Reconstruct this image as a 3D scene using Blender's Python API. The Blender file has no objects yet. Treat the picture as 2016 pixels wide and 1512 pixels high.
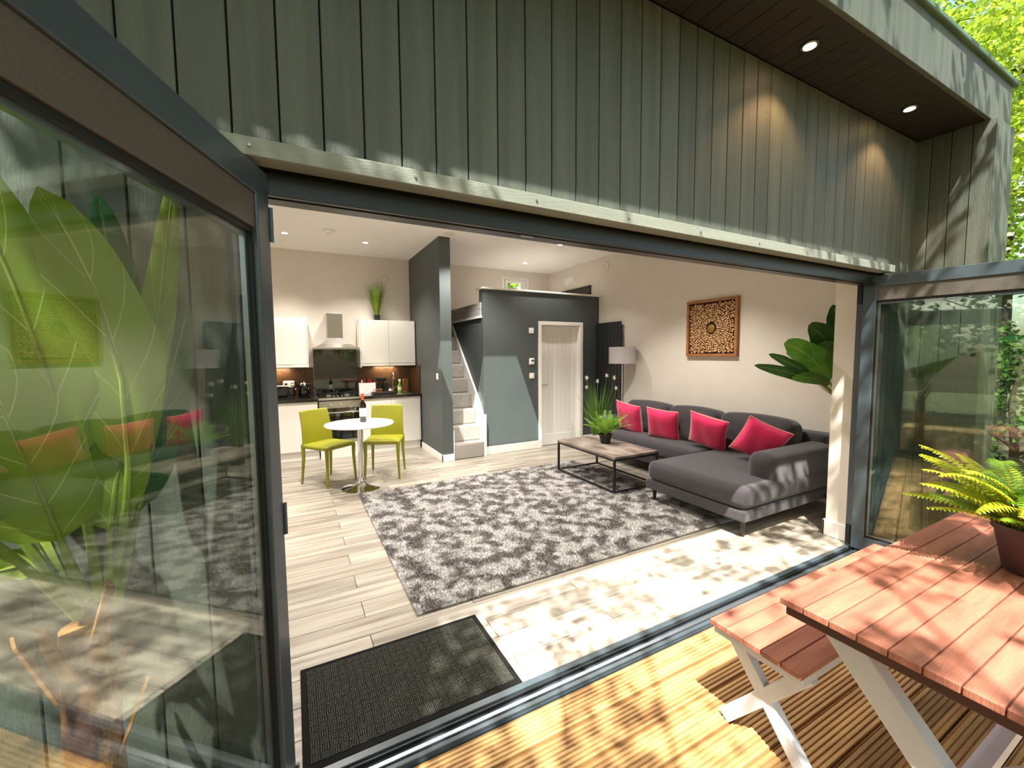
import bpy, math, random
import numpy as np
from mathutils import Vector, Matrix, Euler

random.seed(7)
RNG = np.random.default_rng(11)
SC = bpy.context.scene
COL = SC.collection
PI = math.pi

# ---------------------------------------------------------------- camera
cam_d = bpy.data.cameras.new('camera')
cam = bpy.data.objects.new('camera', cam_d)
COL.objects.link(cam)
cam_d.sensor_width = 36.0
cam_d.lens = 820.0 * 36.0 / 2016.0
cam_d.clip_start = 0.02
cam.matrix_world = Matrix(((0.88477, 0.04130, -0.46420, 0.0),
                           (-0.46600, 0.06000, -0.88270, 0.0),
                           (-0.00800, 0.99734, 0.07200, 1.51),
                           (0, 0, 0, 1)))
_q = cam.matrix_world.to_3x3().to_quaternion().normalized()
cam.matrix_world = Matrix.Translation((0, 0, 1.51)) @ _q.to_matrix().to_4x4()
SC.camera = cam

# ---------------------------------------------------------------- world, sun, exposure
SC.view_settings.view_transform = 'Standard'
SC.view_settings.look = 'None'
SC.view_settings.gamma = 1.0
SC.view_settings.use_curve_mapping = False
SC.view_settings.exposure = 0.64
SUN_DIR = Vector((0.36, 0.41, -1.0)).normalized()
W = bpy.data.worlds.new('world')
SC.world = W
W.use_nodes = True
wn = W.node_tree
bg = wn.nodes['Background']
sky = wn.nodes.new('ShaderNodeTexSky')
sky.sky_type = 'NISHITA'
sky.sun_disc = False
sky.sun_elevation = math.radians(61.4)
sky.sun_rotation = math.radians(180 + 41.3)
sky.dust_density = 2.5
sky.air_density = 1.0
wb = wn.nodes.new('ShaderNodeMix'); wb.data_type = 'RGBA'; wb.blend_type = 'MULTIPLY'; wb.inputs[0].default_value = 1.0
wb.inputs[7].default_value = (1.0, 0.90, 0.74, 1.0)
wn.links.new(sky.outputs[0], wb.inputs[6]); wn.links.new(wb.outputs[2], bg.inputs[0])
bg.inputs[1].default_value = 0.33
sun_d = bpy.data.lights.new('sun', 'SUN')
sun_d.energy = 12.5
sun_d.angle = math.radians(0.6)
sun_d.color = (1.0, 0.95, 0.86)
sun = bpy.data.objects.new('sun', sun_d)
COL.objects.link(sun)
sun.rotation_euler = SUN_DIR.to_track_quat('-Z', 'Y').to_euler()
sun.location = (-4, -5, 10)
try:
    SC.cycles.transparent_max_bounces = 24
    SC.cycles.max_bounces = 12
    SC.cycles.diffuse_bounces = 5
    SC.cycles.glossy_bounces = 6
except Exception:
    pass


# ---------------------------------------------------------------- materials
def lin(h):
    h = h.lstrip('#')
    o = []
    for i in (0, 2, 4):
        c = int(h[i:i + 2], 16) / 255.0
        o.append(c / 12.92 if c <= 0.04045 else ((c + 0.055) / 1.055) ** 2.4)
    return (o[0], o[1], o[2], 1.0)


def mat(name, c, r=0.5, m=0.0, c2=None, ns=6.0, st=(1, 1, 1), nd=4, lo=0.35, hi=0.65,
        rnd=0.0, bs=0.0, bst=None, bd=0.3, coat=0.0, spec=0.5, emit=0.0, sheen=0.0, trans=0.0, off=False, r2=None):
    M = bpy.data.materials.new(name)
    M.use_nodes = True
    t = M.node_tree
    p = t.nodes['Principled BSDF']
    L = t.links.new
    p.inputs['Roughness'].default_value = r
    p.inputs['Metallic'].default_value = m
    p.inputs['Specular IOR Level'].default_value = spec
    p.inputs['Coat Weight'].default_value = coat
    p.inputs['Coat Roughness'].default_value = 0.05
    p.inputs['Sheen Weight'].default_value = sheen
    p.inputs['Transmission Weight'].default_value = trans
    p.inputs['Base Color'].default_value = lin(c)
    if emit:
        p.inputs['Emission Color'].default_value = lin(c)
        p.inputs['Emission Strength'].default_value = emit
    tc = t.nodes.new('ShaderNodeTexCoord')
    src = tc.outputs['Object']
    oi = None
    if rnd or off:
        oi = t.nodes.new('ShaderNodeObjectInfo')
        mu = t.nodes.new('ShaderNodeMath'); mu.operation = 'MULTIPLY'; mu.inputs[1].default_value = 37.0
        L(oi.outputs['Random'], mu.inputs[0])
        va = t.nodes.new('ShaderNodeVectorMath'); va.operation = 'ADD'
        L(tc.outputs['Object'], va.inputs[0]); L(mu.outputs[0], va.inputs[1])
        src = va.outputs[0]
    last = None
    if c2:
        mp = t.nodes.new('ShaderNodeMapping'); mp.inputs['Scale'].default_value = st
        n = t.nodes.new('ShaderNodeTexNoise'); n.inputs['Scale'].default_value = ns; n.inputs['Detail'].default_value = nd
        mr = t.nodes.new('ShaderNodeMapRange'); mr.inputs[1].default_value = lo; mr.inputs[2].default_value = hi
        mx = t.nodes.new('ShaderNodeMix'); mx.data_type = 'RGBA'
        mx.inputs[6].default_value = lin(c); mx.inputs[7].default_value = lin(c2)
        L(src, mp.inputs[0]); L(mp.outputs[0], n.inputs[0]); L(n.outputs[0], mr.inputs[0]); L(mr.outputs[0], mx.inputs[0])
        last = mx.outputs[2]
    if rnd:
        hs = t.nodes.new('ShaderNodeHueSaturation')
        mr2 = t.nodes.new('ShaderNodeMapRange'); mr2.inputs[3].default_value = 1 - rnd; mr2.inputs[4].default_value = 1 + rnd
        L(oi.outputs['Random'], mr2.inputs[0]); L(mr2.outputs[0], hs.inputs['Value'])
        if last: L(last, hs.inputs['Color'])
        else: hs.inputs['Color'].default_value = lin(c)
        last = hs.outputs[0]
    if last: L(last, p.inputs['Base Color'])
    if bs:
        mp = t.nodes.new('ShaderNodeMapping'); mp.inputs['Scale'].default_value = bst or st
        n = t.nodes.new('ShaderNodeTexNoise'); n.inputs['Scale'].default_value = bs; n.inputs['Detail'].default_value = 3
        b = t.nodes.new('ShaderNodeBump'); b.inputs['Strength'].default_value = bd; b.inputs['Distance'].default_value = 0.01
        L(src, mp.inputs[0]); L(mp.outputs[0], n.inputs[0]); L(n.outputs[0], b.inputs['Height']); L(b.outputs[0], p.inputs['Normal'])
        if r2 is not None:
            mq = t.nodes.new('ShaderNodeMapRange'); mq.inputs[1].default_value = .3; mq.inputs[2].default_value = .7
            mq.inputs[3].default_value = r; mq.inputs[4].default_value = r2
            L(n.outputs[0], mq.inputs[0]); L(mq.outputs[0], p.inputs['Roughness'])
    return M


def leaf_mat(name, c, c2, vein, tr=0.35, rough=0.4, veins=True):
    M = bpy.data.materials.new(name); M.use_nodes = True
    t = M.node_tree; L = t.links.new
    p = t.nodes['Principled BSDF']; p.inputs['Roughness'].default_value = rough
    out = t.nodes['Material Output']
    tc = t.nodes.new('ShaderNodeTexCoord')
    n = t.nodes.new('ShaderNodeTexNoise'); n.inputs['Scale'].default_value = 6
    L(tc.outputs['Object'], n.inputs[0])
    mr = t.nodes.new('ShaderNodeMapRange'); mr.inputs[1].default_value = .35; mr.inputs[2].default_value = .65
    L(n.outputs[0], mr.inputs[0])
    mx = t.nodes.new('ShaderNodeMix'); mx.data_type = 'RGBA'; mx.inputs[6].default_value = lin(c); mx.inputs[7].default_value = lin(c2)
    L(mr.outputs[0], mx.inputs[0])
    col = mx.outputs[2]
    if veins:
        sx = t.nodes.new('ShaderNodeSeparateXYZ'); L(tc.outputs['UV'], sx.inputs[0])
        d = t.nodes.new('ShaderNodeMath'); d.operation = 'SUBTRACT'; L(sx.outputs[1], d.inputs[0]); d.inputs[1].default_value = .5
        a = t.nodes.new('ShaderNodeMath'); a.operation = 'ABSOLUTE'; L(d.outputs[0], a.inputs[0])
        m1 = t.nodes.new('ShaderNodeMath'); m1.operation = 'LESS_THAN'; L(a.outputs[0], m1.inputs[0]); m1.inputs[1].default_value = .018
        # side veins: fract(u*6 - |v|*2) < .05
        k = t.nodes.new('ShaderNodeMath'); k.operation = 'MULTIPLY'; L(sx.outputs[0], k.inputs[0]); k.inputs[1].default_value = 4.6
        k2 = t.nodes.new('ShaderNodeMath'); k2.operation = 'MULTIPLY'; L(a.outputs[0], k2.inputs[0]); k2.inputs[1].default_value = 2.4
        k3 = t.nodes.new('ShaderNodeMath'); k3.operation = 'SUBTRACT'; L(k.outputs[0], k3.inputs[0]); L(k2.outputs[0], k3.inputs[1])
        k4 = t.nodes.new('ShaderNodeMath'); k4.operation = 'FRACT'; L(k3.outputs[0], k4.inputs[0])
        m2 = t.nodes.new('ShaderNodeMath'); m2.operation = 'LESS_THAN'; L(k4.outputs[0], m2.inputs[0]); m2.inputs[1].default_value = .035
        m3 = t.nodes.new('ShaderNodeMath'); m3.operation = 'MAXIMUM'; L(m1.outputs[0], m3.inputs[0]); L(m2.outputs[0], m3.inputs[1])
        m4 = t.nodes.new('ShaderNodeMath'); m4.operation = 'MULTIPLY'; L(m3.outputs[0], m4.inputs[0]); m4.inputs[1].default_value = .6
        my = t.nodes.new('ShaderNodeMix'); my.data_type = 'RGBA'; my.inputs[7].default_value = lin(vein)
        L(m4.outputs[0], my.inputs[0]); L(col, my.inputs[6])
        col = my.outputs[2]
    L(col, p.inputs['Base Color'])
    tl = t.nodes.new('ShaderNodeBsdfTranslucent'); L(col, tl.inputs[0])
    ms = t.nodes.new('ShaderNodeMixShader'); ms.inputs[0].default_value = tr
    L(p.outputs[0], ms.inputs[1]); L(tl.outputs[0], ms.inputs[2]); L(ms.outputs[0], out.inputs[0])
    return M


def glass_mat(name, tint, ior=1.5):
    M = bpy.data.materials.new(name); M.use_nodes = True
    t = M.node_tree; L = t.links.new
    t.nodes.remove(t.nodes['Principled BSDF'])
    out = t.nodes['Material Output']
    f = t.nodes.new('ShaderNodeFresnel'); ge = t.nodes.new('ShaderNodeNewGeometry')
    mi = t.nodes.new('ShaderNodeMix'); mi.data_type = 'FLOAT'; mi.inputs[2].default_value = ior; mi.inputs[3].default_value = 1.0 / ior
    L(ge.outputs['Backfacing'], mi.inputs[0]); L(mi.outputs[0], f.inputs[0])
    tr = t.nodes.new('ShaderNodeBsdfTransparent'); tr.inputs[0].default_value = lin(tint)
    g = t.nodes.new('ShaderNodeBsdfGlossy'); g.inputs['Roughness'].default_value = 0.0
    ms = t.nodes.new('ShaderNodeMixShader')
    L(f.outputs[0], ms.inputs[0]); L(tr.outputs[0], ms.inputs[1]); L(g.outputs[0], ms.inputs[2]); L(ms.outputs[0], out.inputs[0])
    return M


MT = {}
MT['clad'] = mat('cladding', '444942', .42, c2='52584e', ns=3, st=(6, 6, .35), nd=6, rnd=.10, bs=60, bst=(4, 4, .5), bd=.25, r2=.6)
MT['cladback'] = mat('cladding_batten', '15140f', .9)
MT['soffit'] = mat('soffit', '1b1613', .6, c2='221c18', ns=4, rnd=.06)
MT['ledge'] = mat('ledge', '767c72', .45, c2='868b80', ns=5, st=(.4, 3, 3), bs=90, bd=.2)  # drip board colour raised to stand in for sun falling on it
MT['frame'] = mat('anthracite_frame', '39444b', .28, c2='404b52', ns=3, coat=.2)
MT['framedark'] = mat('head_frame', '10150f', .35)  # frame colour darkened to paint in the shade of the recess under the drip board
MT['framebrown'] = mat('anthracite_frame_inner', '4a4640', .45, c2='544f49', ns=200)
MT['gasket'] = mat('gasket', '0d0f10', .5)
MT['alu'] = mat('aluminium', '9aa3ab', .3, m=.9, bs=40, bd=.05)
MT['glass'] = glass_mat('door_glass', 'f8fbf9', 1.6)
MT['winglass'] = glass_mat('window_glass', 'f6faf8', 1.5)
MT['white'] = mat('white_plaster', 'd6cec3', .75, c2='dad3c8', ns=3, bs=120, bd=.04)
MT['ceil'] = mat('ceiling_paint', 'e9e5df', .8, c2='ece8e2', ns=3)
MT['gloss'] = mat('white_gloss', 'ece9e2', .12, coat=.5)
MT['trim'] = mat('white_trim', 'f0eeea', .35)
MT['grey'] = mat('grey_paint', '484f4f', .55, c2='4c5353', ns=3, bs=140, bd=.05)
MT['plank'] = mat('laminate_plank', 'aea597', .34, c2='746b61', ns=2.2, st=(.55, 9, 1), nd=8, lo=.36, hi=.70, rnd=.13, bs=14, bst=(.5, 9, 1), bd=.05)
MT['underfloor'] = mat('subfloor', '4a443c', .9)
MT['deck'] = mat('deck_timber', 'b3905e', .6, c2='8e6a42', ns=3, st=(.7, 8, 1), nd=7, rnd=.14, bs=40, bst=(.5, 8, 1), bd=.2)
MT['rug'] = mat('rug_pile', 'b5b1ae', .95, c2='5a524e', ns=8.0, nd=9, lo=.42, hi=.57, sheen=.3)
MT['mat'] = mat('doormat_rib', '2c2c27', .95, c2='4a4a42', ns=160, spec=.15)
MT['matrim'] = mat('doormat_rubber', '121110', .9, spec=.15)
MT['sofa'] = mat('sofa_fabric', '29252a', .9, c2='312c31', ns=160, bs=400, bd=.15, sheen=.25)
MT['sofaleg'] = mat('sofa_leg', '2a2523', .35)
MT['pink'] = mat('pink_velvet', 'dd0a58', .75, c2='c5064a', ns=5, bs=9, bd=.35, sheen=.5)
MT['piping'] = mat('cream_piping', 'f0a890', .7)
MT['lime'] = mat('lime_leather', '8a880f', .55, c2='807e0c', ns=4, bs=200, bd=.08)
MT['tabwhite'] = mat('table_white', 'f4f3f0', .18, coat=.3)
MT['chrome'] = mat('chrome', 'd8dadb', .07, m=1.0)
MT['steel'] = mat('brushed_steel', 'b9b6b0', .28, m=.95, c2='c8c5bf', ns=30, st=(1, 1, 12))
MT['black'] = mat('black_satin', '141414', .4)
MT['blackgloss'] = mat('black_gloss', '0a0c0b', .06, coat=.4)
MT['blackglass'] = mat('black_glass', '040806', .03, coat=1.0)
MT['worktop'] = mat('worktop', '1d1a18', .12, c2='2b2723', ns=60, coat=.4)
MT['mosaic'] = mat('bronze_mosaic', '5e442c', .3, m=.3, c2='1a110b', ns=150, nd=1, lo=.45, hi=.55, bs=90, bd=.4)
MT['rustic'] = mat('rustic_wood', '8f8379', .5, c2='5e534b', ns=3, st=(2, 1, 1), nd=8, lo=.4, hi=.62, bs=20, bd=.15)
MT['tablebrown'] = mat('composite_board', 'a46a56', .5, c2='854f40', ns=5, st=(.6, 5, 1), nd=8, lo=.35, hi=.7, rnd=.05, bs=50, bst=(.6, 7, 1), bd=.25)
MT['tabledge'] = mat('table_dark_trim', '4a2c26', .5)
MT['legwhite'] = mat('table_leg_metal', 'c9ccd2', .35, c2='bfc3ca', ns=6)
MT['shade'] = mat('lamp_shade', 'b3afb0', .8, c2='aba7a8', ns=120)
MT['copper'] = mat('copper_lining', 'e08a4a', .35, m=.6)
MT['bulb'] = mat('bulb', 'ffc58a', .5, emit=18)
MT['lamp'] = mat('downlight_lamp', 'fff0dc', .5, emit=22)
MT['lampwarm'] = mat('downlight_warm', 'ffc890', .5, emit=30)
MT['oak'] = mat('oak_frame', 'a9713f', .5, c2='8a5a30', ns=5, st=(1, 1, 6), bs=50, bd=.15)
MT['slice'] = mat('wood_slice', 'e0b785', .7, c2='b08455', ns=26, nd=2)
MT['artback'] = mat('art_backing', '2a140c', .9)
MT['brass'] = mat('art_centre', '8a6a2c', .5, m=.4)
MT['rad'] = mat('radiator_black', '25262a', .35)
MT['carpet'] = mat('stair_carpet', 'a49e98', .95, c2='8b8681', ns=60, bs=200, bd=.5)
MT['loftlam'] = mat('loft_laminate', 'bdbab9', .35, c2='8f8a88', ns=2, st=(1, 1.2, 9), nd=7)
MT['pot'] = mat('black_pot', '17120f', .5)
MT['potout'] = mat('brown_pot', '4a2f2a', .45, c2='3b2521', ns=8)
MT['soil'] = mat('soil', '1b120b', .95, bs=40, bd=.8)
MT['banana'] = leaf_mat('banana_leaf', '8aa535', '9bb545', 'e6e8a0', .45)
MT['bananadark'] = leaf_mat('banana_leaf_dark', '1f5a2c', '2d6e38', '7fae6a', .25)
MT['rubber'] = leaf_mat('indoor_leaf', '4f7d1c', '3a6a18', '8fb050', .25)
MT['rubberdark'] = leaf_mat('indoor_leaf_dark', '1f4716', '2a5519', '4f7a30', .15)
MT['fern'] = leaf_mat('fern_leaf', 'b3c22a', '8fae1e', 'fff', .4, veins=False)
MT['ferng'] = leaf_mat('fern_green', '5c8a1c', '76a024', 'fff', .3, veins=False)
MT['rachis'] = mat('fern_rachis', '9a4a22', .6)
MT['grass'] = leaf_mat('grass_blade', '7a8f22', '5d7a1c', 'fff', .2, veins=False)
MT['grassdk'] = leaf_mat('grass_blade_green', '4d7a24', '6a9030', 'fff', .2, veins=False)
MT['pompom'] = mat('pompom', 'f2efe6', .9)
MT['stem'] = mat('plant_stem', '8a9a3c', .6, c2='6d7f2c', ns=8)
MT['bark'] = mat('palm_bark', '9a6a2c', .85, c2='4a2410', ns=14, st=(1, 1, .5), lo=.42, hi=.58, bs=40, bd=.9)
MT['treebark'] = mat('tree_bark', '4c4136', .9, c2='2e261f', ns=12, bs=30, bd=.8)
MT['foliage'] = leaf_mat('tree_leaf', '7fa02c', '4f7a1c', 'fff', .45, veins=False)
MT['foliage2'] = leaf_mat('tree_leaf_light', 'a8bd3c', '86a52c', 'fff', .5, veins=False)
MT['foliaged'] = leaf_mat('tree_leaf_dark', '3c5a1a', '55752a', 'fff', .3, veins=False)
MT['ground'] = mat('ground', '4f4a34', .95, c2='5d5c38', ns=1.5)
MT['redplast'] = mat('red_handle', 'b01818', .4)
MT['greenplast'] = mat('green_bottle', '6fae3c', .3)
MT['wood'] = mat('chopping_board', '9a6a3a', .5, c2='7f5229', ns=8, st=(4, 4, .5))
MT['wine'] = mat('wine_bottle', '14060a', .08, coat=.6)
MT['foil'] = mat('wine_foil', 'c4501c', .35)
MT['paper'] = mat('paper_label', 'ece6da', .7)
MT['drink'] = glass_mat('wine_glass', 'ffffff', 1.45)
MT['roofgreen'] = mat('roof_edge', '4f6a54', .5, c2='3d5744', ns=4)
MT['dark'] = mat('dark_panel', '1c1512', .5)
MT['lcd'] = mat('lcd', '2c332e', .2)


# ---------------------------------------------------------------- geometry
class G:
    def __init__(s):
        s.v = []; s.f = []; s.uv = None

    def add(s, vs, fs):
        o = len(s.v)
        s.v += [tuple(x) for x in vs]
        s.f += [tuple(i + o for i in f) for f in fs]
        return s

    def box(s, x0, x1, y0, y1, z0, z1):
        vs = [(x, y, z) for z in (z0, z1) for y in (y0, y1) for x in (x0, x1)]
        return s.add(vs, [(0, 2, 3, 1), (4, 5, 7, 6), (0, 1, 5, 4), (2, 6, 7, 3), (0, 4, 6, 2), (1, 3, 7, 5)])

    def obox(s, a, b, w, h, up=(0, 0, 1)):
        """bar from a to b, width w sideways, height h along up"""
        a = Vector(a); b = Vector(b); d = (b - a).normalized(); up = Vector(up)
        sd = d.cross(up).normalized(); u = sd.cross(d).normalized()
        vs = []
        for p in (a, b):
            for (i, j) in ((-1, -1), (1, -1), (1, 1), (-1, 1)):
                vs.append(p + sd * (i * w / 2) + u * (j * h / 2))
        return s.add(vs, [(0, 1, 2, 3), (7, 6, 5, 4), (0, 4, 5, 1), (1, 5, 6, 2), (2, 6, 7, 3), (3, 7, 4, 0)])

    def tube(s, pts, rad, n=8, cap=True):
        pts = [Vector(p) for p in pts]
        if not hasattr(rad, '__len__'): rad = [rad] * len(pts)
        prev = None; vs = []
        for i, p in enumerate(pts):
            d = (pts[min(i + 1, len(pts) - 1)] - pts[max(i - 1, 0)]).normalized()
            if prev is None:
                a = Vector((0, 0, 1)) if abs(d.z) < .9 else Vector((1, 0, 0))
                u = d.cross(a).normalized()
            else:
                u = (prev - d * prev.dot(d)).normalized()
            prev = u; w = d.cross(u)
            for k in range(n):
                t = 2 * PI * k / n
                vs.append(p + (u * math.cos(t) + w * math.sin(t)) * rad[i])
        fs = []
        for i in range(len(pts) - 1):
            for k in range(n):
                k2 = (k + 1) % n
                fs.append((i * n + k, i * n + k2, (i + 1) * n + k2, (i + 1) * n + k))
        if cap:
            fs.append(tuple(range(n))[::-1]); fs.append(tuple((len(pts) - 1) * n + k for k in range(n)))
        return s.add(vs, fs)

    def lathe(s, prof, n=24, c=(0, 0, 0)):
        vs = []; fs = []
        for (r, z) in prof:
            for k in range(n):
                t = 2 * PI * k / n
                vs.append((c[0] + r * math.cos(t), c[1] + r * math.sin(t), c[2] + z))
        for i in range(len(prof) - 1):
            for k in range(n):
                k2 = (k + 1) % n
                fs.append((i * n + k, i * n + k2, (i + 1) * n + k2, (i + 1) * n + k))
        if prof[0][0] > 1e-4: fs.append(tuple(range(n))[::-1])
        if prof[-1][0] > 1e-4: fs.append(tuple((len(prof) - 1) * n + k for k in range(n)))
        return s.add(vs, fs)

    def prism(s, poly, ext):
        n = len(poly); e = Vector(ext)
        vs = [Vector(p) for p in poly] + [Vector(p) + e for p in poly]
        fs = [tuple(range(n))[::-1], tuple(range(n, 2 * n))]
        for i in range(n): fs.append((i, (i + 1) % n, (i + 1) % n + n, i + n))
        return s.add(vs, fs)

    def soft(s, x0, x1, y0, y1, z0, z1, r, n=7, puff=0.0, fn=None):
        """rounded box"""
        c = Vector(((x0 + x1) / 2, (y0 + y1) / 2, (z0 + z1) / 2)); h = Vector(((x1 - x0) / 2, (y1 - y0) / 2, (z1 - z0) / 2))
        cache = {}; vs = []; fs = []
        def vid(p):
            k = tuple(round(a, 5) for a in p)
            if k in cache: return cache[k]
            q = Vector((p[0] * h.x, p[1] * h.y, p[2] * h.z))
            inn = Vector((max(-(h.x - r), min(h.x - r, q.x)), max(-(h.y - r), min(h.y - r, q.y)), max(-(h.z - r), min(h.z - r, q.z))))
            d = q - inn
            if d.length > 1e-9: q = inn + d.normalized() * r
            if puff:
                q.z += puff * (1 - p[0] ** 2) * (1 - p[1] ** 2) * (1 if p[2] > 0 else 0)
                q.x += math.copysign(puff * .5 * (1 - p[1] ** 2) * (1 - p[2] ** 2), p[0]) if abs(p[0]) > .99 else 0
            q = q + c
            if fn: q = fn(q)
            vs.append(q); cache[k] = len(vs) - 1
            return cache[k]
        def spacing(L):
            e = r / L
            g = [-1, -1 + e * .35, -1 + e * .8, -1 + e * 1.2]
            m = [-1 + e * 1.2 + (2 - 2.4 * e) * i / n for i in range(1, n)]
            return g + m + [-a for a in g[::-1]]
        S = [spacing(max(h[i], r * 1.3)) for i in range(3)]
        for ax in range(3):
            a, b = (ax + 1) % 3, (ax + 2) % 3
            for sg in (-1, 1):
                for i in range(len(S[a]) - 1):
                    for j in range(len(S[b]) - 1):
                        q = []
                        for (ii, jj) in ((i, j), (i + 1, j), (i + 1, j + 1), (i, j + 1)):
                            p = [0, 0, 0]; p[ax] = sg; p[a] = S[a][ii]; p[b] = S[b][jj]
                            q.append(vid(p))
                        fs.append(tuple(q) if sg > 0 else tuple(q[::-1]))
        return s.add(vs, fs)

    def sphere(s, c, r, n=8, m=5, sc=(1, 1, 1)):
        prof = []
        for i in range(m + 1):
            t = -PI / 2 + PI * i / m
            prof.append((max(r * math.cos(t), 1e-5), r * math.sin(t)))
        o = len(s.v)
        s.lathe(prof, n)
        for i in range(o, len(s.v)):
            v = s.v[i]
            s.v[i] = (c[0] + v[0] * sc[0], c[1] + v[1] * sc[1], c[2] + v[2] * sc[2])
        return s

    def build(s, name, m, parent=None, smooth=False, bevel=0.0, kind=None, label=None, seg=2):
        me = bpy.data.meshes.new(name)
        me.from_pydata(s.v, [], s.f)
        me.update()
        if s.uv is not None:
            ul = me.uv_layers.new(name='UVMap')
            for li, l in enumerate(me.loops):
                ul.data[li].uv = s.uv[l.vertex_index]
        me.materials.append(MT[m])
        if smooth:
            me.polygons.foreach_set('use_smooth', [True] * len(me.polygons))
            try: me.set_sharp_from_angle(angle=math.radians(42))
            except Exception: pass
        o = bpy.data.objects.new(name, me)
        COL.objects.link(o)
        if parent: o.parent = parent
        if bevel:
            b = o.modifiers.new('bevel', 'BEVEL'); b.width = bevel; b.segments = seg; b.limit_method = 'ANGLE'
        if kind: o['kind'] = kind
        if label: o['label'] = label
        return o


def box(*a): return G().box(*a)


def thing(name, label, cat, loc=(0, 0, 0), rz=0.0, group=None, kind=None):
    o = bpy.data.objects.new(name, None)
    o.empty_display_size = .1
    COL.objects.link(o)
    o.location = loc; o.rotation_euler = (0, 0, rz)
    return tag(o, label, cat, group, kind)


def tag(o, label, cat, group=None, kind=None):
    o['label'] = label; o['category'] = cat
    if group: o['group'] = group
    if kind: o['kind'] = kind
    return o


def struct(o, label, cat):
    return tag(o, label, cat, kind='structure')


def share(name, me, parent, loc=(0, 0, 0), rot=None, scale=None):
    o = bpy.data.objects.new(name, me)
    COL.objects.link(o); o.parent = parent; o.location = loc
    if rot: o.rotation_euler = rot
    if scale: o.scale = scale
    return o


def copy_tree(o, parent=None):
    c = o.copy(); COL.objects.link(c); c.parent = parent
    for ch in list(o.children): copy_tree(ch, c)
    return c


ZC = 3.11      # ceiling
XR = 4.66      # right wall
YB = 7.20      # back wall
XL = -1.25
YI = 1.76      # inner face of the front wall

# ================================================================= FLOOR AND DECK
fl = struct(box(XL, XR, 1.58, YB, -.06, -.012).build('floor', 'underfloor'), 'pale grey wood-look laminate floor of the room', 'floor')
PW = .172
Y = 1.58; row = 0
meshes = {}
while Y < YB:
    y1 = min(Y + PW, YB)
    off = .315 if row % 2 == 1 else -.33
    x = off - 1.25 * 3
    while x < XR:
        a, b = max(x, XL), min(x + 1.25, XR)
        if b - a > .02:
            key = (round(b - a, 3), round(y1 - Y, 3))
            if key not in meshes:
                g = box(0, b - a - .003, 0, y1 - Y - .003, 0, .012)
                o = g.build('plank', 'plank', fl, bevel=.0015, seg=1)
                meshes[key] = o.data
                o.location = (a, Y, -.012)
            else:
                o = share('plank', meshes[key], fl, (a, Y, -.012))
                bv = o.modifiers.new('bevel', 'BEVEL'); bv.width = .0015; bv.segments = 1
        x += 1.25
    Y = y1; row += 1

deck = struct(box(-4.2, 6.4, -4.5, 1.45, -.16, -.035).build('deck', 'cladback'), 'ribbed timber deck outside the opened doors', 'deck')
def deck_board(wid, L):
    poly = [(0, 0, 0)]
    nG = 7; gw = wid / (nG + .0)
    pts = [(0, -.03)]
    for k in range(nG):
        y0 = .003 + k * (wid - .006) / nG; y1 = .003 + (k + 1) * (wid - .006) / nG; d = y1 - y0
        pts += [(y0, 0), (y0 + d * .55, 0), (y0 + d * .68, -.006), (y0 + d * .92, -.006)]
    pts += [(wid - .003, 0), (wid, -.03)]
    return G().prism([(0, y, z) for y, z in pts], (L, 0, 0))
dbm = None
Y = 1.445 - .145
k = 0
while Y > -3.2:
    if dbm is None:
        o = deck_board(.139, 10.4).build('board', 'deck', deck); dbm = o.data; o.location = (-4.1, Y, -.004)
    else:
        o = share('board', dbm, deck, (-4.1, Y, -.004))
    Y -= .145; k += 1

gr = struct(box(-16, 30, -18, 24, -.4, -.17).build('ground', 'ground'), 'earth ground beyond the deck and under the trees', 'ground')

# threshold track
th = struct(box(-.13, 3.86, 1.445, 1.58, -.05, -.002).build('trim_1', 'frame'), 'dark aluminium folding door threshold track between deck and laminate floor', 'threshold')
for (y0, y1, z1, m) in ((1.450, 1.470, .012, 'frame'), (1.482, 1.502, .010, 'alu'), (1.522, 1.530, .014, 'gasket'), (1.545, 1.578, .012, 'frame')):
    box(-.13, 3.80, y0, y1, -.01, z1).build('rail', m, th, bevel=.002)

# ================================================================= FRONT WALL
wf = struct(G().box(XL - .1, -.13, 1.50, YI, -.1, ZC).box(3.84, XR + .15, 1.50, YI, -.1, ZC).box(-.13, 3.84, 1.62, YI, 2.06, ZC)
            .box(-.13, 3.84, 1.50, 1.62, 2.13, ZC).build('wall_front', 'white'), 'front wall with dark vertical board cladding outside and white plaster inside the opening', 'wall')
box(-4.0, 4.3, 1.47, 1.50, 2.12, 3.1).build('backing', 'cladback', wf)
box(-4.0, -.135, 1.47, 1.50, -.1, 2.12).build('backing', 'cladback', wf)
box(3.84, 4.4, 1.47, 1.50, -.1, 2.12).build('backing', 'cladback', wf)
PB = .1195
def clad_board(parent, x, z0, z1, y=1.45, w=PB):
    key = ('b', round(z1 - z0, 3))
    if key in meshes:
        o = share('board', meshes[key], parent, (x, y, z0))
    else:
        o = box(.0022, w - .0022, 0, .02, 0, z1 - z0).build('board', 'clad', parent)
        meshes[key] = o.data; o.location = (x, y, z0)
    b = o.modifiers.new('bevel', 'BEVEL'); b.width = .002; b.segments = 1
    return o
kx = -26
while True:
    x = -.004 + PB * kx
    if x > 4.24: break
    if x < -.23: clad_board(wf, x, -.02, 3.07)
    elif x > 3.80: clad_board(wf, x, -.02, 3.07)
    else: clad_board(wf, x, 2.115, 3.07)
    kx += 1

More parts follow.
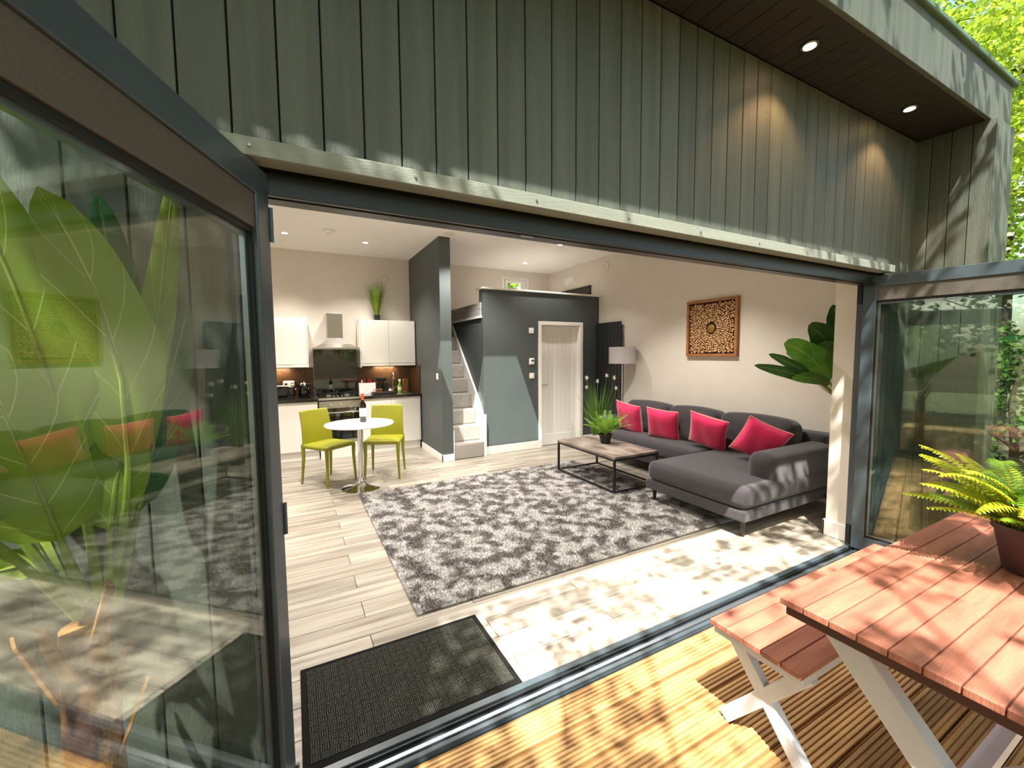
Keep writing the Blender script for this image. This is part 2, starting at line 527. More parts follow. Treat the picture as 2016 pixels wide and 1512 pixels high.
ld = struct(box(-.175, 3.80, 1.385, 1.455, 2.062, 2.112).build('trim_2', 'ledge', bevel=.002), 'grey green drip board running above the folding door head', 'trim')
for i in range(9):
    sc_ = G().lathe([(.0045, 0), (.0045, .003)], 8).build('screw', 'alu', ld)
    sc_.location = (-.08 + i * .46, 1.384, 2.088); sc_.rotation_euler = (PI / 2, 0, 0)

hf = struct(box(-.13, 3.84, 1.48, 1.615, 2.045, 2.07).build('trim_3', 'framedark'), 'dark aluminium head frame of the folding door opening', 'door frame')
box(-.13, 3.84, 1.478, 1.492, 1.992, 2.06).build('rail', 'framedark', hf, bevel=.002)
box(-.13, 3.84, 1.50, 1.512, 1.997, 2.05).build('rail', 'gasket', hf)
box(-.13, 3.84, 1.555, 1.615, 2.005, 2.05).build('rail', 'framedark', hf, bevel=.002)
box(-.13, 3.84, 1.448, 1.615, 2.07, 2.13).build('packer', 'cladback', hf)
G().box(.84, .90, 1.505, 1.515, 1.985, 2.0).build('keeper', 'alu', hf, bevel=.002)
jl = struct(box(-.13, -.062, 1.448, 1.615, -.05, 2.045).build('trim_4', 'frame', bevel=.003), 'dark aluminium jamb of the opening beside the left door leaf', 'door frame')
jr = struct(box(3.79, 3.84, 1.50, 1.60, -.05, 2.045).build('trim_5', 'frame', bevel=.003), 'dark aluminium jamb of the opening beside the right door stack', 'door frame')
G().box(3.78, 3.79, 1.565, 1.595, .02, .16).build('hinge', 'gasket', jr)
G().box(3.78, 3.79, 1.565, 1.595, 1.86, 2.0).build('hinge', 'gasket', jr)

# ================================================================= OTHER WALLS
wb = struct(G().box(XL - .1, 3.60, YB, YB + .15, -.1, ZC).box(4.20, XR + .15, YB, YB + .15, -.1, ZC).box(3.60, 4.20, YB, YB + .15, -.1, 2.36)
            .box(3.60, 4.20, YB, YB + .15, 2.99, ZC).build('wall_back', 'white'), 'cream back wall behind the kitchen and loft', 'wall')
wr = struct(box(XR, XR + .15, YI, YB + .15, -.1, ZC).build('wall_right', 'white'), 'cream right wall behind the sofa', 'wall')
wl = struct(box(XL - .1, XL, YI, YB, -.1, ZC).build('wall_left', 'white'), 'cream left wall of the kitchen', 'wall')
# ceiling with a skylight shaft
SX0, SX1, SY0, SY1 = 1.05, 2.47, 4.34, 4.93
ce = struct(G().box(XL - .1, SX0, 1.2, YB + .15, ZC, ZC + .2).box(SX1, XR + .15, 1.2, YB + .15, ZC, ZC + .2)
            .box(SX0, SX1, 1.2, SY0 - .05, ZC, ZC + .2).box(SX0, SX1, SY1 + .05, YB + .15, ZC, ZC + .2).build('ceiling', 'ceil'), 'flat white ceiling', 'ceiling')
sk = thing('window_2', 'flat rooflight letting the sun patch fall on the grey bathroom wall', 'skylight', (0, 0, 3.361), kind='structure')
g = G()
g.box(SX0 - .06, SX0, SY0 - .11, SY1 + .11, 0, .08); g.box(SX1, SX1 + .06, SY0 - .11, SY1 + .11, 0, .08)
g.box(SX0, SX1, SY0 - .11, SY0 - .05, 0, .08); g.box(SX0, SX1, SY1 + .05, SY1 + .11, 0, .08)
g.build('frame', 'frame', sk)
box(SX0, SX1, SY0 - .05, SY1 + .05, .03, .04).build('pane', 'winglass', sk)
# dropped box at the front right
bk = struct(box(4.10, XR, YI, 4.75, ZC - .16, ZC - .002).build('trim_6', 'ceil'), 'white boxed ceiling bulkhead above the sofa', 'bulkhead')

# partition beside the stair
pt = struct(box(1.82, 1.98, 5.56, YB, -.01, ZC).build('wall_partition', 'grey'), 'tall dark grey partition wall between kitchen and stair', 'wall')
# bathroom block
ba = struct(G().box(2.50, 3.49, 5.65, 5.78, -.01, 2.46).box(4.27, XR, 5.65, 5.78, -.01, 2.46).box(3.49, 4.27, 5.65, 5.78, 1.975, 2.46)
            .build('wall_bathroom', 'grey'), 'dark grey half height wall with the white panelled door and sun patch', 'wall')
bs = struct(box(2.50, 2.62, 5.78, YB, -.01, 2.03).build('wall_stair', 'grey'), 'dark grey side wall of the bathroom facing the stair', 'wall')
struct(box(2.47, XR, 5.60, 5.83, 2.46, 2.485).build('trim_7', 'trim', bevel=.004), 'white cap along the top of the grey bathroom wall', 'trim')
lf = struct(box(2.50, XR, 5.78, YB, 2.06, 2.26).build('loft_floor', 'ceil'), 'raised loft floor above the bathroom', 'floor')
box(2.482, 2.50, 5.70, YB, 2.075, 2.27).build('fascia', 'loftlam', lf, label='grey wood-look fascia board beside the stair')
box(2.47, 2.51, 5.68, YB, 2.045, 2.075).build('edge', 'trim', lf)

# skirtings
def skirt(name, g, lab): struct(g.build(name, 'trim', bevel=.004), lab, 'skirting')
skirt('baseboard_bathroom', G().box(2.50, 3.455, 5.635, 5.652, 0, .12).box(4.31, XR, 5.635, 5.652, 0, .12), 'white skirting along the grey bathroom wall')
skirt('baseboard_partition', G().box(1.803, 1.822, 5.54, 6.58, 0, .10).box(1.803, 1.985, 5.54, 5.562, 0, .10), 'white skirting around the foot of the grey partition wall')
skirt('baseboard_right', G().box(XR - .016, XR, YI, 5.63, 0, .12), 'white skirting along the sofa wall')
skirt('baseboard_front', G().box(3.824, 3.842, 1.605, YI + .018, 0, .13).box(3.824, XR - .02, YI, YI + .018, 0, .13), 'white skirting around the white wall end beside the opening')
skirt('baseboard_left', G().box(XL, XL + .016, YI, 6.6, 0, .12), 'white skirting along the left wall')
struct(box(3.826, 3.84, 1.60, 1.615, 0, 2.05).build('trim_8', 'trim'), 'thin white bead on the wall end beside the opening', 'trim')

# window in the loft
w1 = thing('window_1', 'small white framed window high in the loft back wall', 'window', (3.90, YB, 2.36), kind='structure')
G().box(-.30, -.245, .02, .08, 0, .63).box(.245, .30, .02, .08, 0, .63).box(-.245, .245, .02, .08, 0, .055).box(-.245, .245, .02, .08, .575, .63).build('frame', 'trim', w1, bevel=.004)
sh = G().box(-.235, -.185, 0, .06, .06, .57).box(.13, .18, 0, .06, .06, .57).box(-.185, .13, 0, .06, .06, .11).box(-.185, .13, 0, .06, .52, .57).box(.18, .24, .02, .06, .06, .57).build('sash', 'trim', w1, bevel=.004)
box(-.185, .13, .025, .035, .11, .52).build('pane', 'winglass', w1)

# ================================================================= ROOF OVERHANG AND FIN
rf = struct(G().box(-4.2, SX0, 1.09, 8.0, ZC + .202, 3.36).box(SX1, 4.62, 1.09, 8.0, ZC + .202, 3.36).box(SX0, SX1, 1.09, SY0 - .05, ZC + .202, 3.36).box(SX0, SX1, SY1 + .05, 8.0, ZC + .202, 3.36).build('roof', 'cladback'), 'flat roof with dark clad overhang above the doors', 'roof')
box(-4.2, 4.62, 1.08, 1.105, 3.065, 3.375).build('fascia', 'clad', rf, bevel=.003)
box(-4.2, 4.25, 1.106, 1.17, 3.072, 3.10).build('soffit_edge', 'soffit', rf)
box(-4.2, 4.25, 1.17, 1.47, 3.09, 3.11).build('backing', 'cladback', rf)
x = 4.24; sm = None
while x > -4.0:
    x -= .112
    if sm is None:
        o = box(.002, .110, 0, .278, 0, .014).build('soffit_board', 'soffit', rf); sm = o.data; o.location = (x, 1.171, 3.077)
    else: o = share('soffit_board', sm, rf, (x, 1.171, 3.077))
box(-4.25, 4.66, 1.055, 1.115, 3.375, 3.41).build('coping', 'roofgreen', rf, bevel=.008)
box(4.60, 4.66, 1.115, 8.0, 3.36, 3.41).build('coping', 'roofgreen', rf, bevel=.008)

fin = struct(box(4.262, 4.60, 1.075, 1.50, -.1, 3.07).build('wall_side', 'cladback'), 'dark clad side fin of the building right of the doors', 'wall')
for y in (1.058, 1.163, 1.268, 1.373):
    box(4.242, 4.262, y + .002, y + .103, -.03, 3.07).build('board', 'clad', fin, bevel=.002)
for x in (4.242, 4.363, 4.484):
    box(x + .002, x + .119, 1.052, 1.074, -.03, 3.07).build('board', 'clad', fin, bevel=.002)
wo = struct(box(4.81, 4.83, 1.50, 8.0, -.1, 3.36).build('wall_outside', 'clad'), 'dark clad outer side wall of the building', 'wall')
box(4.62, 4.85, 1.5, 8.0, 3.30, 3.36).build('verge', 'cladback', rf)

# overhang lamps (recessed)
def downlight(loc, r, label, group, m, energy, color, size=math.radians(110), cat='ceiling light', name='downlight'):
    t = thing(name, label, cat, loc, group=group)
    n = 20
    prof = [(r * .78, -.001), (r, -.004), (r * 1.02, 0), (r * .8, .004)]
    G().lathe([(r * .78, -.0005), (r * .80, -.006), (r * 1.0, -.006), (r * 1.04, -.0005)], n).build('bezel', 'trim' if m == 'lamp' else 'steel', t, smooth=True)
    G().lathe([(r * .74, -.004), (1e-5, -.0055)], n).build('lamp', m, t)
    l = bpy.data.lights.new('lamp_light', 'SPOT'); l.energy = energy; l.color = color; l.spot_size = size; l.spot_blend = .6; l.shadow_soft_size = .03
    lo = bpy.data.objects.new('lamp_light', l); COL.objects.link(lo); lo.parent = t; lo.location = (0, 0, -.02)
    return t
OV = [(2.41, 1.275, 'overhang spotlight nearer the middle of the facade'), (3.60, 1.285, 'overhang spotlight nearer the right end of the facade'), (1.22, 1.27, 'third overhang spotlight from the right end'), (0.03, 1.27, 'fourth overhang spotlight from the right end')]
for (x, y, lab) in OV[:2]:
    downlight((x, y, 3.072), .038, lab, 'overhang spotlights', 'lampwarm', 18, (1, .55, .25), name='spotlight', cat='spotlight')
CE_E = 180
for (x, y, lab) in [(.17, 5.10, 'ceiling downlight nearest the top left of the opening'), (-.02, 6.29, 'ceiling downlight at far left above the kitchen cabinet'),
                    (.99, 6.33, 'ceiling downlight between smoke alarm and grass plant'), (2.02, 5.05, 'ceiling downlight in front of the partition wall top'),
                    (3.56, 5.20, 'ceiling downlight above the loft parapet'), (3.70, 6.5, 'dim ceiling downlight over the loft'),
                    (.3, 3.6, 'ceiling downlight over the dining side, hidden above the door head'), (1.9, 3.3, 'ceiling downlight over the rug, hidden above the door head'),
                    (3.3, 3.4, 'ceiling downlight over the coffee table, hidden above the door head')]:
    downlight((x, y, ZC), .045, lab, 'ceiling downlights', 'lamp', CE_E * (.22 if x > 3.5 and y > 5 else (.45 if y > 6 else 1)), (1, .94, .86))

def disc(name, label, cat, loc, r, m='trim', rot=None, t=.02, ring=True):
    th_ = thing(name, label, cat, loc)
    if rot: th_.rotation_euler = rot
    G().lathe([(r * .95, 0), (r, -t * .4), (r * .9, -t), (r * .6, -t * 1.2), (1e-5, -t * 1.25)], 24).build('housing', m, th_, smooth=True)
    if ring: G().lathe([(r * .45, -t * 1.28), (r * .47, -t * 1.5), (r * .35, -t * 1.55), (r * .33, -t * 1.25)], 20).build('ring', m, th_, smooth=True)
    return th_
disc('smoke_alarm', 'round white smoke alarm on the ceiling left of the partition', 'smoke alarm', (.48, 5.90, ZC), .075, t=.035)
disc('ceiling_speaker', 'flat round grille flush in the ceiling by the partition top', 'speaker', (1.92, 5.40, ZC), .085, 'white', t=.004)
disc('wall_vent', 'round grey vent on the wall right of the grass plant', 'vent', (1.42, YB, 2.76), .07, 'white', rot=(-PI / 2, 0, 0), t=.025)
disc('wall_speaker', 'round white disc vent high on the sofa wall', 'vent', (XR, 5.47, 2.93), .085, 'white', rot=(0, PI / 2, 0), t=.02)
gv = thing('vent_grille', 'small rectangular white vent grille high on the loft wall', 'vent', (XR, 6.5, 2.88))
box(-.012, 0, -.14, .14, -.055, .055).build('frame', 'trim', gv)
for k in range(7): box(-.02, -.012, -.12, .12, -.048 + k * .0145, -.042 + k * .0145).build('slat', 'trim', gv)

# ================================================================= FOLDING DOORS
def door_leaf(name, label, loc, rz, L=.95, t=.07, panes=2, H=2.045, side=1):
    d = thing(name, label, 'glazed door', loc, rz, kind='structure')
    z0 = .02
    fw = .075
    yo = 0
    box(0, fw, -t / 2, t / 2, z0, H - .04).build('stile', 'frame', d, bevel=.004)
    box(L - fw, L, -t / 2, t / 2, z0, H - .04).build('stile', 'frame', d, bevel=.004)
    box(fw, L - fw, -t / 2, t / 2, z0, z0 + .10).build('bottom_rail', 'frame', d, bevel=.004)
    box(0, L, -t / 2, t / 2, 1.965, H).build('top_rail', 'frame', d, bevel=.003)
    box(.03, L - .03, -t / 2 + .008, t / 2 - .008, 1.87, 1.965).build('top_rail', 'framebrown', d, bevel=.002, label='brown grey lower strip of the top rail')
    g = G()
    for (a, b, c, e) in ((fw, fw + .008, .13, 1.86), (L - fw - .008, L - fw, .13, 1.86)): g.box(a, b, -.02, .02, c, e)
    g.box(fw, L - fw, -.02, .02, 1.855, 1.87); g.box(fw, L - fw, -.02, .02, .12, .13)
    g.build('glazing_bead', 'gasket', d)
    if panes > 1:
        g = G().box(fw + .008, fw + .020, -.007, .007, .13, 1.855).box(L - fw - .02, L - fw - .008, -.007, .007, .13, 1.855).box(fw + .02, L - fw - .02, -.007, .007, .13, .142).box(fw + .02, L - fw - .02, -.007, .007, 1.843, 1.855)
        g.build('spacer_bar', 'alu', d)
        box(fw + .006, L - fw - .006, -.013, -.009, .125, 1.86).build('pane', 'glass', d)
        box(fw + .006, L - fw - .006, .009, .013, .125, 1.86).build('pane', 'glass', d)
    else:
        box(fw + .006, L - fw - .006, -.003, .003, .125, 1.86).build('pane', 'glass', d)
    for z in (.12, 1.0, 1.9):
        G().tube([(-.004, side * (t / 2 + .002), z - .05), (-.004, side * (t / 2 + .002), z + .05)], .006, 10).build('hinge', 'frame', d)
    return d
aL = math.atan2(-.93, -.365)
door_leaf('door_1', 'glazed folding door leaf open at the left with plants behind its glass', (-.075, 1.475, 0), aL, L=1.15)
aR = math.atan2(-.988, .153)
nrm = Vector((.988, .153, 0))
hp = Vector((3.695, 1.525, 0))
for i in range(3):
    p = hp + nrm * (.045 + .082 * i)
    door_leaf('door_%d' % (i + 2), ['front leaf of the folded glazed door stack at the right', 'middle leaf of the folded door stack at the right', 'rear leaf of the folded door stack at the right'][i], tuple(p), aR, L=.93, panes=2 if i == 0 else 1)

# bathroom door
bd_ = thing('door_5', 'white panelled cottage door with lever handle in the grey wall', 'door', (3.49, 5.65, 0), kind='structure')
G().box(-.045, .012, -.018, .0, 0, 2.02).box(.768, .825, -.018, .0, 0, 2.02).box(.012, .768, -.018, 0, 1.963, 2.02).build('architrave', 'trim', bd_, bevel=.004)
G().box(0, .018, 0, .13, 0, 1.975).box(.762, .78, 0, .13, 0, 1.975).box(.018, .762, 0, .13, 1.957, 1.975).build('lining', 'trim', bd_)
lf_ = G().box(.018, .12, .085, .125, .005, 1.955).box(.66, .762, .085, .125, .005, 1.955).box(.12, .66, .085, .125, .005, .19).box(.12, .66, .085, .125, 1.80, 1.955).build('leaf', 'trim', bd_, bevel=.006)
for k in range(6): box(.121 + k * .0898, .121 + k * .0898 + .087, .095, .12, .19, 1.80).build('panel', 'trim', lf_, bevel=.005)
hd = G().tube([(.055, .085, 1.0), (.055, .045, 1.0)], .008, 8).tube([(.055, .047, 1.0), (.09, .045, 1.003), (.165, .047, 1.0)], .008, 8).lathe([(.024, 0), (.024, .006)], 16, (0, 0, 0))
for i in range(len(hd.v) - 32, len(hd.v)):
    v = hd.v[i]; hd.v[i] = (.055 + v[0], .085 - v[2], 1.0 + v[1])
hd.build('handle', 'steel', lf_, smooth=True)

# ================================================================= STAIR
st = thing('staircase', 'steep staircase with grey carpeted treads and white stringers beside the partition', 'staircase', (1.985, 5.56, 0))
R_, Gg = .226, .158
for k in range(9):
    zt = R_ * (k + 1); y0 = Gg * k
    g = G().soft(.012, .475, y0, y0 + .30, max(0.002, zt - R_ - .0), zt, .02, n=2)
    g.build('step', 'carpet', st, smooth=True)
y_end = Gg * 9
G().prism([(.477, .03, 0), (.477, .03, .52), (.477, .16, .76), (.477, y_end - .04, 2.045), (.477, y_end + .12, 2.045), (.477, y_end + .12, 1.6), (.477, .35, 0)], (.032, 0, 0)).build('stringer', 'trim', st, bevel=.003)
box(.472, .513, .0, .05, 0, .62).build('newel', 'trim', st, bevel=.004)
box(-.002, .010, .0, .30, 0, .42).build('stringer', 'trim', st)
box(0.0, .015, 1.30, 1.62, 2.0, 2.22).build('end_cap', 'trim', st)

# loft dark panel
tag(box(XR - .03, XR - .002, 5.86, 7.0, 2.27, 2.69).build('headboard', 'dark', bevel=.004), 'dark wooden board against the right loft wall behind the parapet', 'headboard')

# wall plates
def plate(name, label, cat, loc, w, h, rz=0, extra=None):
    t = thing(name, label, cat, loc, rz)
    box(-w / 2, w / 2, -.010, 0, -h / 2, h / 2).build('plate', 'trim', t, bevel=.003)
    if extra == 'rocker': box(-w * .13, w * .13, -.015, -.009, -h * .25, h * .25).build('rocker', 'trim', t, bevel=.002)
    if extra == 'lcd':
        box(-w * .36, w * .36, -.03, -.009, -h * .36, h * .40).build('body', 'trim', t, bevel=.004)
        box(-w * .26, w * .26, -.032, -.029, 0, h * .25).build('display', 'lcd', t)
    if extra == 'socket':
        for sx in (-1, 1):
            box(sx * w * .25 - .018, sx * w * .25 + .018, -.013, -.009, .012, .028).build('rocker', 'trim', t)
            box(sx * w * .25 - .003, sx * w * .25 + .003, -.0112, -.009, -.008, .003).build('slot', 'black', t)
    return t
plate('light_switch', 'upper white light switch on the grey wall left of the door', 'light switch', (3.32, 5.65, 1.87), .086, .086, extra='rocker')
plate('thermostat', 'white thermostat with dark display on the grey wall', 'thermostat', (3.325, 5.65, 1.39), .09, .10, extra='lcd')
plate('light_switch', 'lower white light switch below the thermostat', 'light switch', (3.325, 5.65, 1.165), .086, .086, extra='rocker')
plate('light_switch', 'white light switch on the partition side facing the kitchen', 'light switch', (1.82, 5.72, 1.20), .086, .086, rz=-PI / 2, extra='rocker')

# ================================================================= KITCHEN
YK = 6.60
def cabinet(name, label, x0, x1, y0, y1, z0, z1, doors, plinth=None, panelL=False, panelR=False, group=None, grip='bottom'):
    t = thing(name, label, 'cabinet', (x0, y0, z0), group=group)
    w, d, h = x1 - x0, y1 - y0, z1 - z0
    box(.002, w - .002, .02, d, .001, h - .001).build('body', 'gloss', t)
    if panelL: box(-.0, .016, -.002, d, -.02, h + .004).build('end_panel', 'gloss', t, bevel=.001)
    if panelR: box(w - .016, w, -.002, d, -.0, h + .004).build('end_panel', 'gloss', t, bevel=.001)
    a = .018 if panelL else .001; b = w - (.018 if panelR else .001)
    n = doors; dw = (b - a) / n
    for k in range(n):
        if grip == 'bottom': g = G().box(a + k * dw + .0015, a + (k + 1) * dw - .0015, -.001, .018, .045, h - .001)
        else: g = G().box(a + k * dw + .0015, a + (k + 1) * dw - .0015, -.001, .018, .001, h - .001)
        dd = g.build('door', 'gloss', t, bevel=.0015)
        if grip == 'bottom':
            G().box(a + k * dw + .0015, a + (k + 1) * dw - .0015, -.001, .018, .004, .038).build('grip_rail', 'gloss', dd, bevel=.002)
    if plinth: box(0, w, .05, .07, -plinth, 0).build('plinth', 'gloss', t)
    return t
cabinet('base_cabinet', 'white gloss base cabinet left of the oven', -1.24, .30, YK, YB - .03, .14, .845, 2, plinth=.14, grip='none')
cabinet('base_cabinet', 'white gloss double base cabinet between oven and partition', .905, 1.80, YK, YB - .03, .14, .845, 2, plinth=.14, grip='none', panelR=True)
cabinet('wall_cabinet', 'white gloss wall cabinet left of the extractor hood', -.62, .215, 6.85, YB, 1.335, 2.06, 1, panelR=True)
cabinet('wall_cabinet', 'white gloss double wall cabinet under the grass plant', .94, 1.805, 6.85, YB, 1.335, 2.06, 2, panelL=True)

wt = thing('worktop', 'dark polished worktop running along the kitchen', 'worktop', (XL, 6.57, .85))
G().box(0, 1.82 - XL - .003, 0, YB - 6.57 - .02, 0, .042).build('slab', 'worktop', wt, bevel=.004)
box(.31 - XL, .89 - XL, -.004, .0, .012, .044).build('front_trim', 'steel', wt)
sp = thing('splashback', 'bronze mosaic splashback behind the worktop', 'splashback', (0, YB, .892))
box(XL, .285, -.012, 0, 0, .435).build('panel', 'mosaic', sp)
box(.935, 1.818, -.012, 0, 0, .435).build('panel', 'mosaic', sp)
tag(box(1.806, 1.82, 6.62, YB - .013, .893, 1.33).build('side_splashback', 'mosaic'), 'short bronze mosaic return on the partition beside the sink', 'splashback')
tag(box(.29, .93, YB - .022, YB - .002, .893, 1.60).build('glass_splashback', 'blackglass', bevel=.002), 'tall black glass panel behind the hob', 'splashback')

hood = thing('extractor_hood', 'stainless steel chimney extractor hood above the hob', 'extractor hood', (.60, YB, 1.60))
G().box(-.11, .11, -.24, -.0, .165, .555).build('chimney', 'steel', hood, bevel=.003)
g = G(); a = [(-.31, -.44), (.31, -.44), (.31, 0), (-.31, 0)]; b = [(-.115, -.25), (.115, -.25), (.115, 0), (-.115, 0)]
vs = [(x, y, .03) for x, y in a] + [(x, y, .175) for x, y in b]
# concave sweep with a middle ring
mid = [(-.20, -.34, .085), (.20, -.34, .085), (.20, 0, .085), (-.20, 0, .085)]
vs = vs[:4] + mid + vs[4:]
fs = [(3, 2, 1, 0), (8, 9, 10, 11)]
for r in (0, 4):
    for i in range(4): fs.append((r + i, r + (i + 1) % 4, r + 4 + (i + 1) % 4, r + 4 + i))
G().add(vs, fs).build('canopy', 'steel', hood)
box(-.315, .315, -.445, 0, 0, .03).build('rim', 'steel', hood, bevel=.003)
for k in range(4): G().lathe([(.006, 0), (.006, .004)], 8).build('button', 'black', hood).location = (-.04 + k * .027, -.449, .012)

ov = thing('oven', 'built-in stainless oven with black glass door behind the dining table', 'oven', (.605, YK, .10))
W2 = .29
box(-W2, W2, .02, .5, 0, .74).build('body', 'black', ov)
pn = box(-W2, W2, -.004, .02, .635, .742).build('control_panel', 'steel', ov, bevel=.002)
for dx in (-.13, .0, .13):
    k_ = G().lathe([(.019, 0), (.017, .02), (.001, .021)], 16).build('knob', 'chrome', pn, smooth=True); k_.location = (dx, -.004, .69); k_.rotation_euler = (PI / 2, 0, 0)
dr = box(-W2, W2, -.006, .02, .17, .628).build('door', 'blackglass', ov, bevel=.002)
G().tube([(-.25, -.045, .575), (.25, -.045, .575)], .011, 10).tube([(-.22, -.005, .575), (-.22, -.045, .575)], .008, 8).tube([(.22, -.005, .575), (.22, -.045, .575)], .008, 8).build('handle', 'chrome', dr, smooth=True)
box(-W2, W2, -.006, .018, .125, .165).build('lower_strip', 'steel', ov)
box(-W2, W2, .0, .02, -.1, .12).build('lower_panel', 'gloss', ov)

hob = thing('hob', 'black gas hob set in the worktop under the hood', 'hob', (.605, 6.87, .892))
box(-.285, .285, -.24, .24, 0, .008).build('plate', 'blackgloss', hob, bevel=.002)
for (x, y, r) in ((-.14, -.11, .045), (.12, -.12, .035), (-.13, .12, .035), (.13, .12, .05)):
    G().lathe([(r, .008), (r, .018), (r * .7, .022), (r * .68, .03), (1e-5, .031)], 16, (x, y, 0)).build('burner', 'steel', hob, smooth=True)
for sx in (-1, 1):
    g = G()
    for yy in (-.2, .2, 0): g.obox((sx * .03, yy, .042), (sx * .26, yy, .042), .008, .01)
    for xx in (.03, .145, .26): g.obox((sx * xx, -.2, .042), (sx * xx, .2, .042), .008, .01)
    for xx in (.03, .26):
        for yy in (-.2, .2): g.box(sx * xx - .005, sx * xx + .005, yy - .005, yy + .005, .008, .042)
    g.build('pan_support', 'black', hob)
for k in range(4):
    G().lathe([(.014, .008), (.012, .026), (1e-5, .027)], 12, (-.08 + k * .055, -.215, 0)).build('knob', 'steel', hob, smooth=True)

# counter items
to = thing('toaster', 'black two slot toaster at the left end of the worktop', 'toaster', (-.115, 6.90, .892))
G().soft(-.135, .135, -.08, .08, .01, .185, .035, n=4).build('body', 'blackgloss', to, smooth=True)
box(-.10, .10, -.045, -.02, .18, .1865).build('slot', 'steel', to); box(-.10, .10, .02, .045, .18, .1865).build('slot', 'steel', to)
box(.133, .15, -.015, .015, .12, .14).build('lever', 'chrome', to, bevel=.002)
box(-.12, .12, -.07, .07, 0, .012).build('foot', 'black', to)
ke = thing('kettle', 'black kettle with chrome lid between toaster and hob', 'kettle', (.145, 6.95, .892))
G().lathe([(.078, 0), (.085, .01), (.08, .10), (.06, .19), (.05, .20)], 24).build('body', 'blackgloss', ke, smooth=True)
G().lathe([(.052, .198), (.045, .212), (.012, .217), (.012, .235), (1e-5, .238)], 16).build('lid', 'chrome', ke, smooth=True)
G().tube([(.055, 0, .19), (.115, 0, .19), (.128, 0, .13), (.10, 0, .05), (.078, 0, .04)], .011, 8).build('handle', 'black', ke, smooth=True)
G().tube([(-.06, 0, .15), (-.085, 0, .175), (-.098, 0, .195)], [.022, .016, .012], 8).build('spout', 'blackgloss', ke, smooth=True)
plate('wall_socket', 'white double wall socket above the toaster', 'socket', (-.06, YB - .012, 1.085), .15, .086, extra='socket')
pk = thing('plug', 'black plug in the wall socket above the toaster', 'plug', (-.10, YB - .045, 1.075))
G().soft(-.02, .02, -.018, .022, -.022, .022, .008, n=2).build('body', 'black', pk, smooth=True)
G().tube([(0, -.01, -.02), (0, -.02, -.07), (.02, -.02, -.18)], .0035, 6).build('cable', 'black', pk)

wp = thing('cutlery_box', 'white upright box in front of the red handled utensils', 'container', (1.045, 6.93, .892))
G().box(-.125, .125, -.01, .0, 0, .175).box(-.125, -.115, 0, .09, 0, .175).box(.115, .125, 0, .09, 0, .175).box(-.125, .125, .08, .09, 0, .175).box(-.115, .115, 0, .08, 0, .006).build('body', 'trim', wp, bevel=.002)
for i, (dx, hh, m) in enumerate([(-.08, .215, 'trim'), (-.045, .23, 'redplast'), (-.01, .22, 'black'), (.03, .235, 'redplast'), (.055, .21, 'redplast'), (.085, .225, 'black')]):
    o = G().tube([(0, 0, .0), (0, 0, hh * .6), (.004, 0, hh)], [.004, .009, .011], 8).build('utensil', m, smooth=True)
    o.location = (1.045 + dx, 6.97, .90)
    tag(o, {'trim': 'white handled utensil at the left end of the white box', 'redplast': 'red handled utensil standing in the white box', 'black': 'black handled utensil standing in the white box'}[m], 'utensil', 'utensils in the white box')
pot_u = thing('utensil_pot', 'black pot of black cooking spoons right of the white box', 'utensil pot', (1.27, 7.02, .892))
G().lathe([(.05, 0), (.06, .14), (.056, .14), (.046, .01), (1e-5, .01)], 20).build('pot', 'black', pot_u, smooth=True)
for i in range(7):
    a = i * .9; dx, dy = .03 * math.cos(a), .03 * math.sin(a)
    o = G().tube([(dx * .4, dy * .4, .02), (dx * 1.6, dy * 1.6, .20)], .005, 6).sphere((dx * 1.8, dy * 1.8, .225), .026, 8, 5, (1, .4, 1.2)).build('cooking_spoon', 'black', smooth=True)
    o.location = (1.27, 7.02, .892)
    tag(o, 'black cooking spoon standing in the black utensil pot', 'utensil', 'cooking spoons in the black pot')
kb = thing('knife_block', 'black knife block beside the utensil pot', 'knife block', (1.365, 7.10, .892))
G().prism([(-.035, -.05, 0), (-.035, .05, 0), (-.035, .07, .15), (-.035, -.01, .17)], (.07, 0, 0)).build('block', 'black', kb, bevel=.003)
for k in range(4): G().obox((-.024 + k * .016, .01, .155), (-.024 + k * .016, .03, .235), .01, .018).build('knife_handle', 'black', kb, bevel=.002)
dk = thing('dish_rack', 'black dish rack tray with brown dividers left of the sink', 'dish rack', (1.26, 6.76, .892))
G().box(-.17, .17, -.11, .11, 0, .012).box(-.17, .17, -.115, -.105, 0, .035).box(-.17, .17, .105, .115, 0, .035).box(-.175, -.165, -.11, .11, 0, .035).box(.165, .175, -.11, .11, 0, .035).build('tray', 'black', dk, bevel=.002)
for k in range(6):
    G().tube([(-.14 + k * .022, -.07, .01), (-.145 + k * .022, -.07, .085), (-.145 + k * .022, .05, .085), (-.14 + k * .022, .05, .01)], .0035, 6).build('divider', 'wood', dk)
sn = thing('sink', 'steel sink inset in the worktop below the tap', 'sink', (1.54, 6.85, .892))
G().box(-.15, .15, -.20, -.17, 0, .006).box(-.15, .15, .17, .20, 0, .006).box(-.15, -.12, -.17, .17, 0, .006).box(.12, .15, -.17, .17, 0, .006).box(-.12, .12, -.17, .17, -.0, .002).build('rim', 'chrome', sn, bevel=.002)
tp = thing('tap', 'tall chrome swan neck kitchen tap', 'tap', (1.47, 7.08, .892))
G().tube([(0, 0, 0), (0, 0, .24), (.0, -.015, .285), (.0, -.06, .315), (.0, -.11, .30), (.0, -.13, .25), (.0, -.13, .22)], .011, 12).lathe([(.022, 0), (.020, .03), (.011, .035)], 16).build('spout', 'chrome', tp, smooth=True)
G().tube([(.0, 0, .05), (.05, -.03, .085), (.07, -.04, .10)], .007, 8).build('lever', 'chrome', tp, smooth=True)
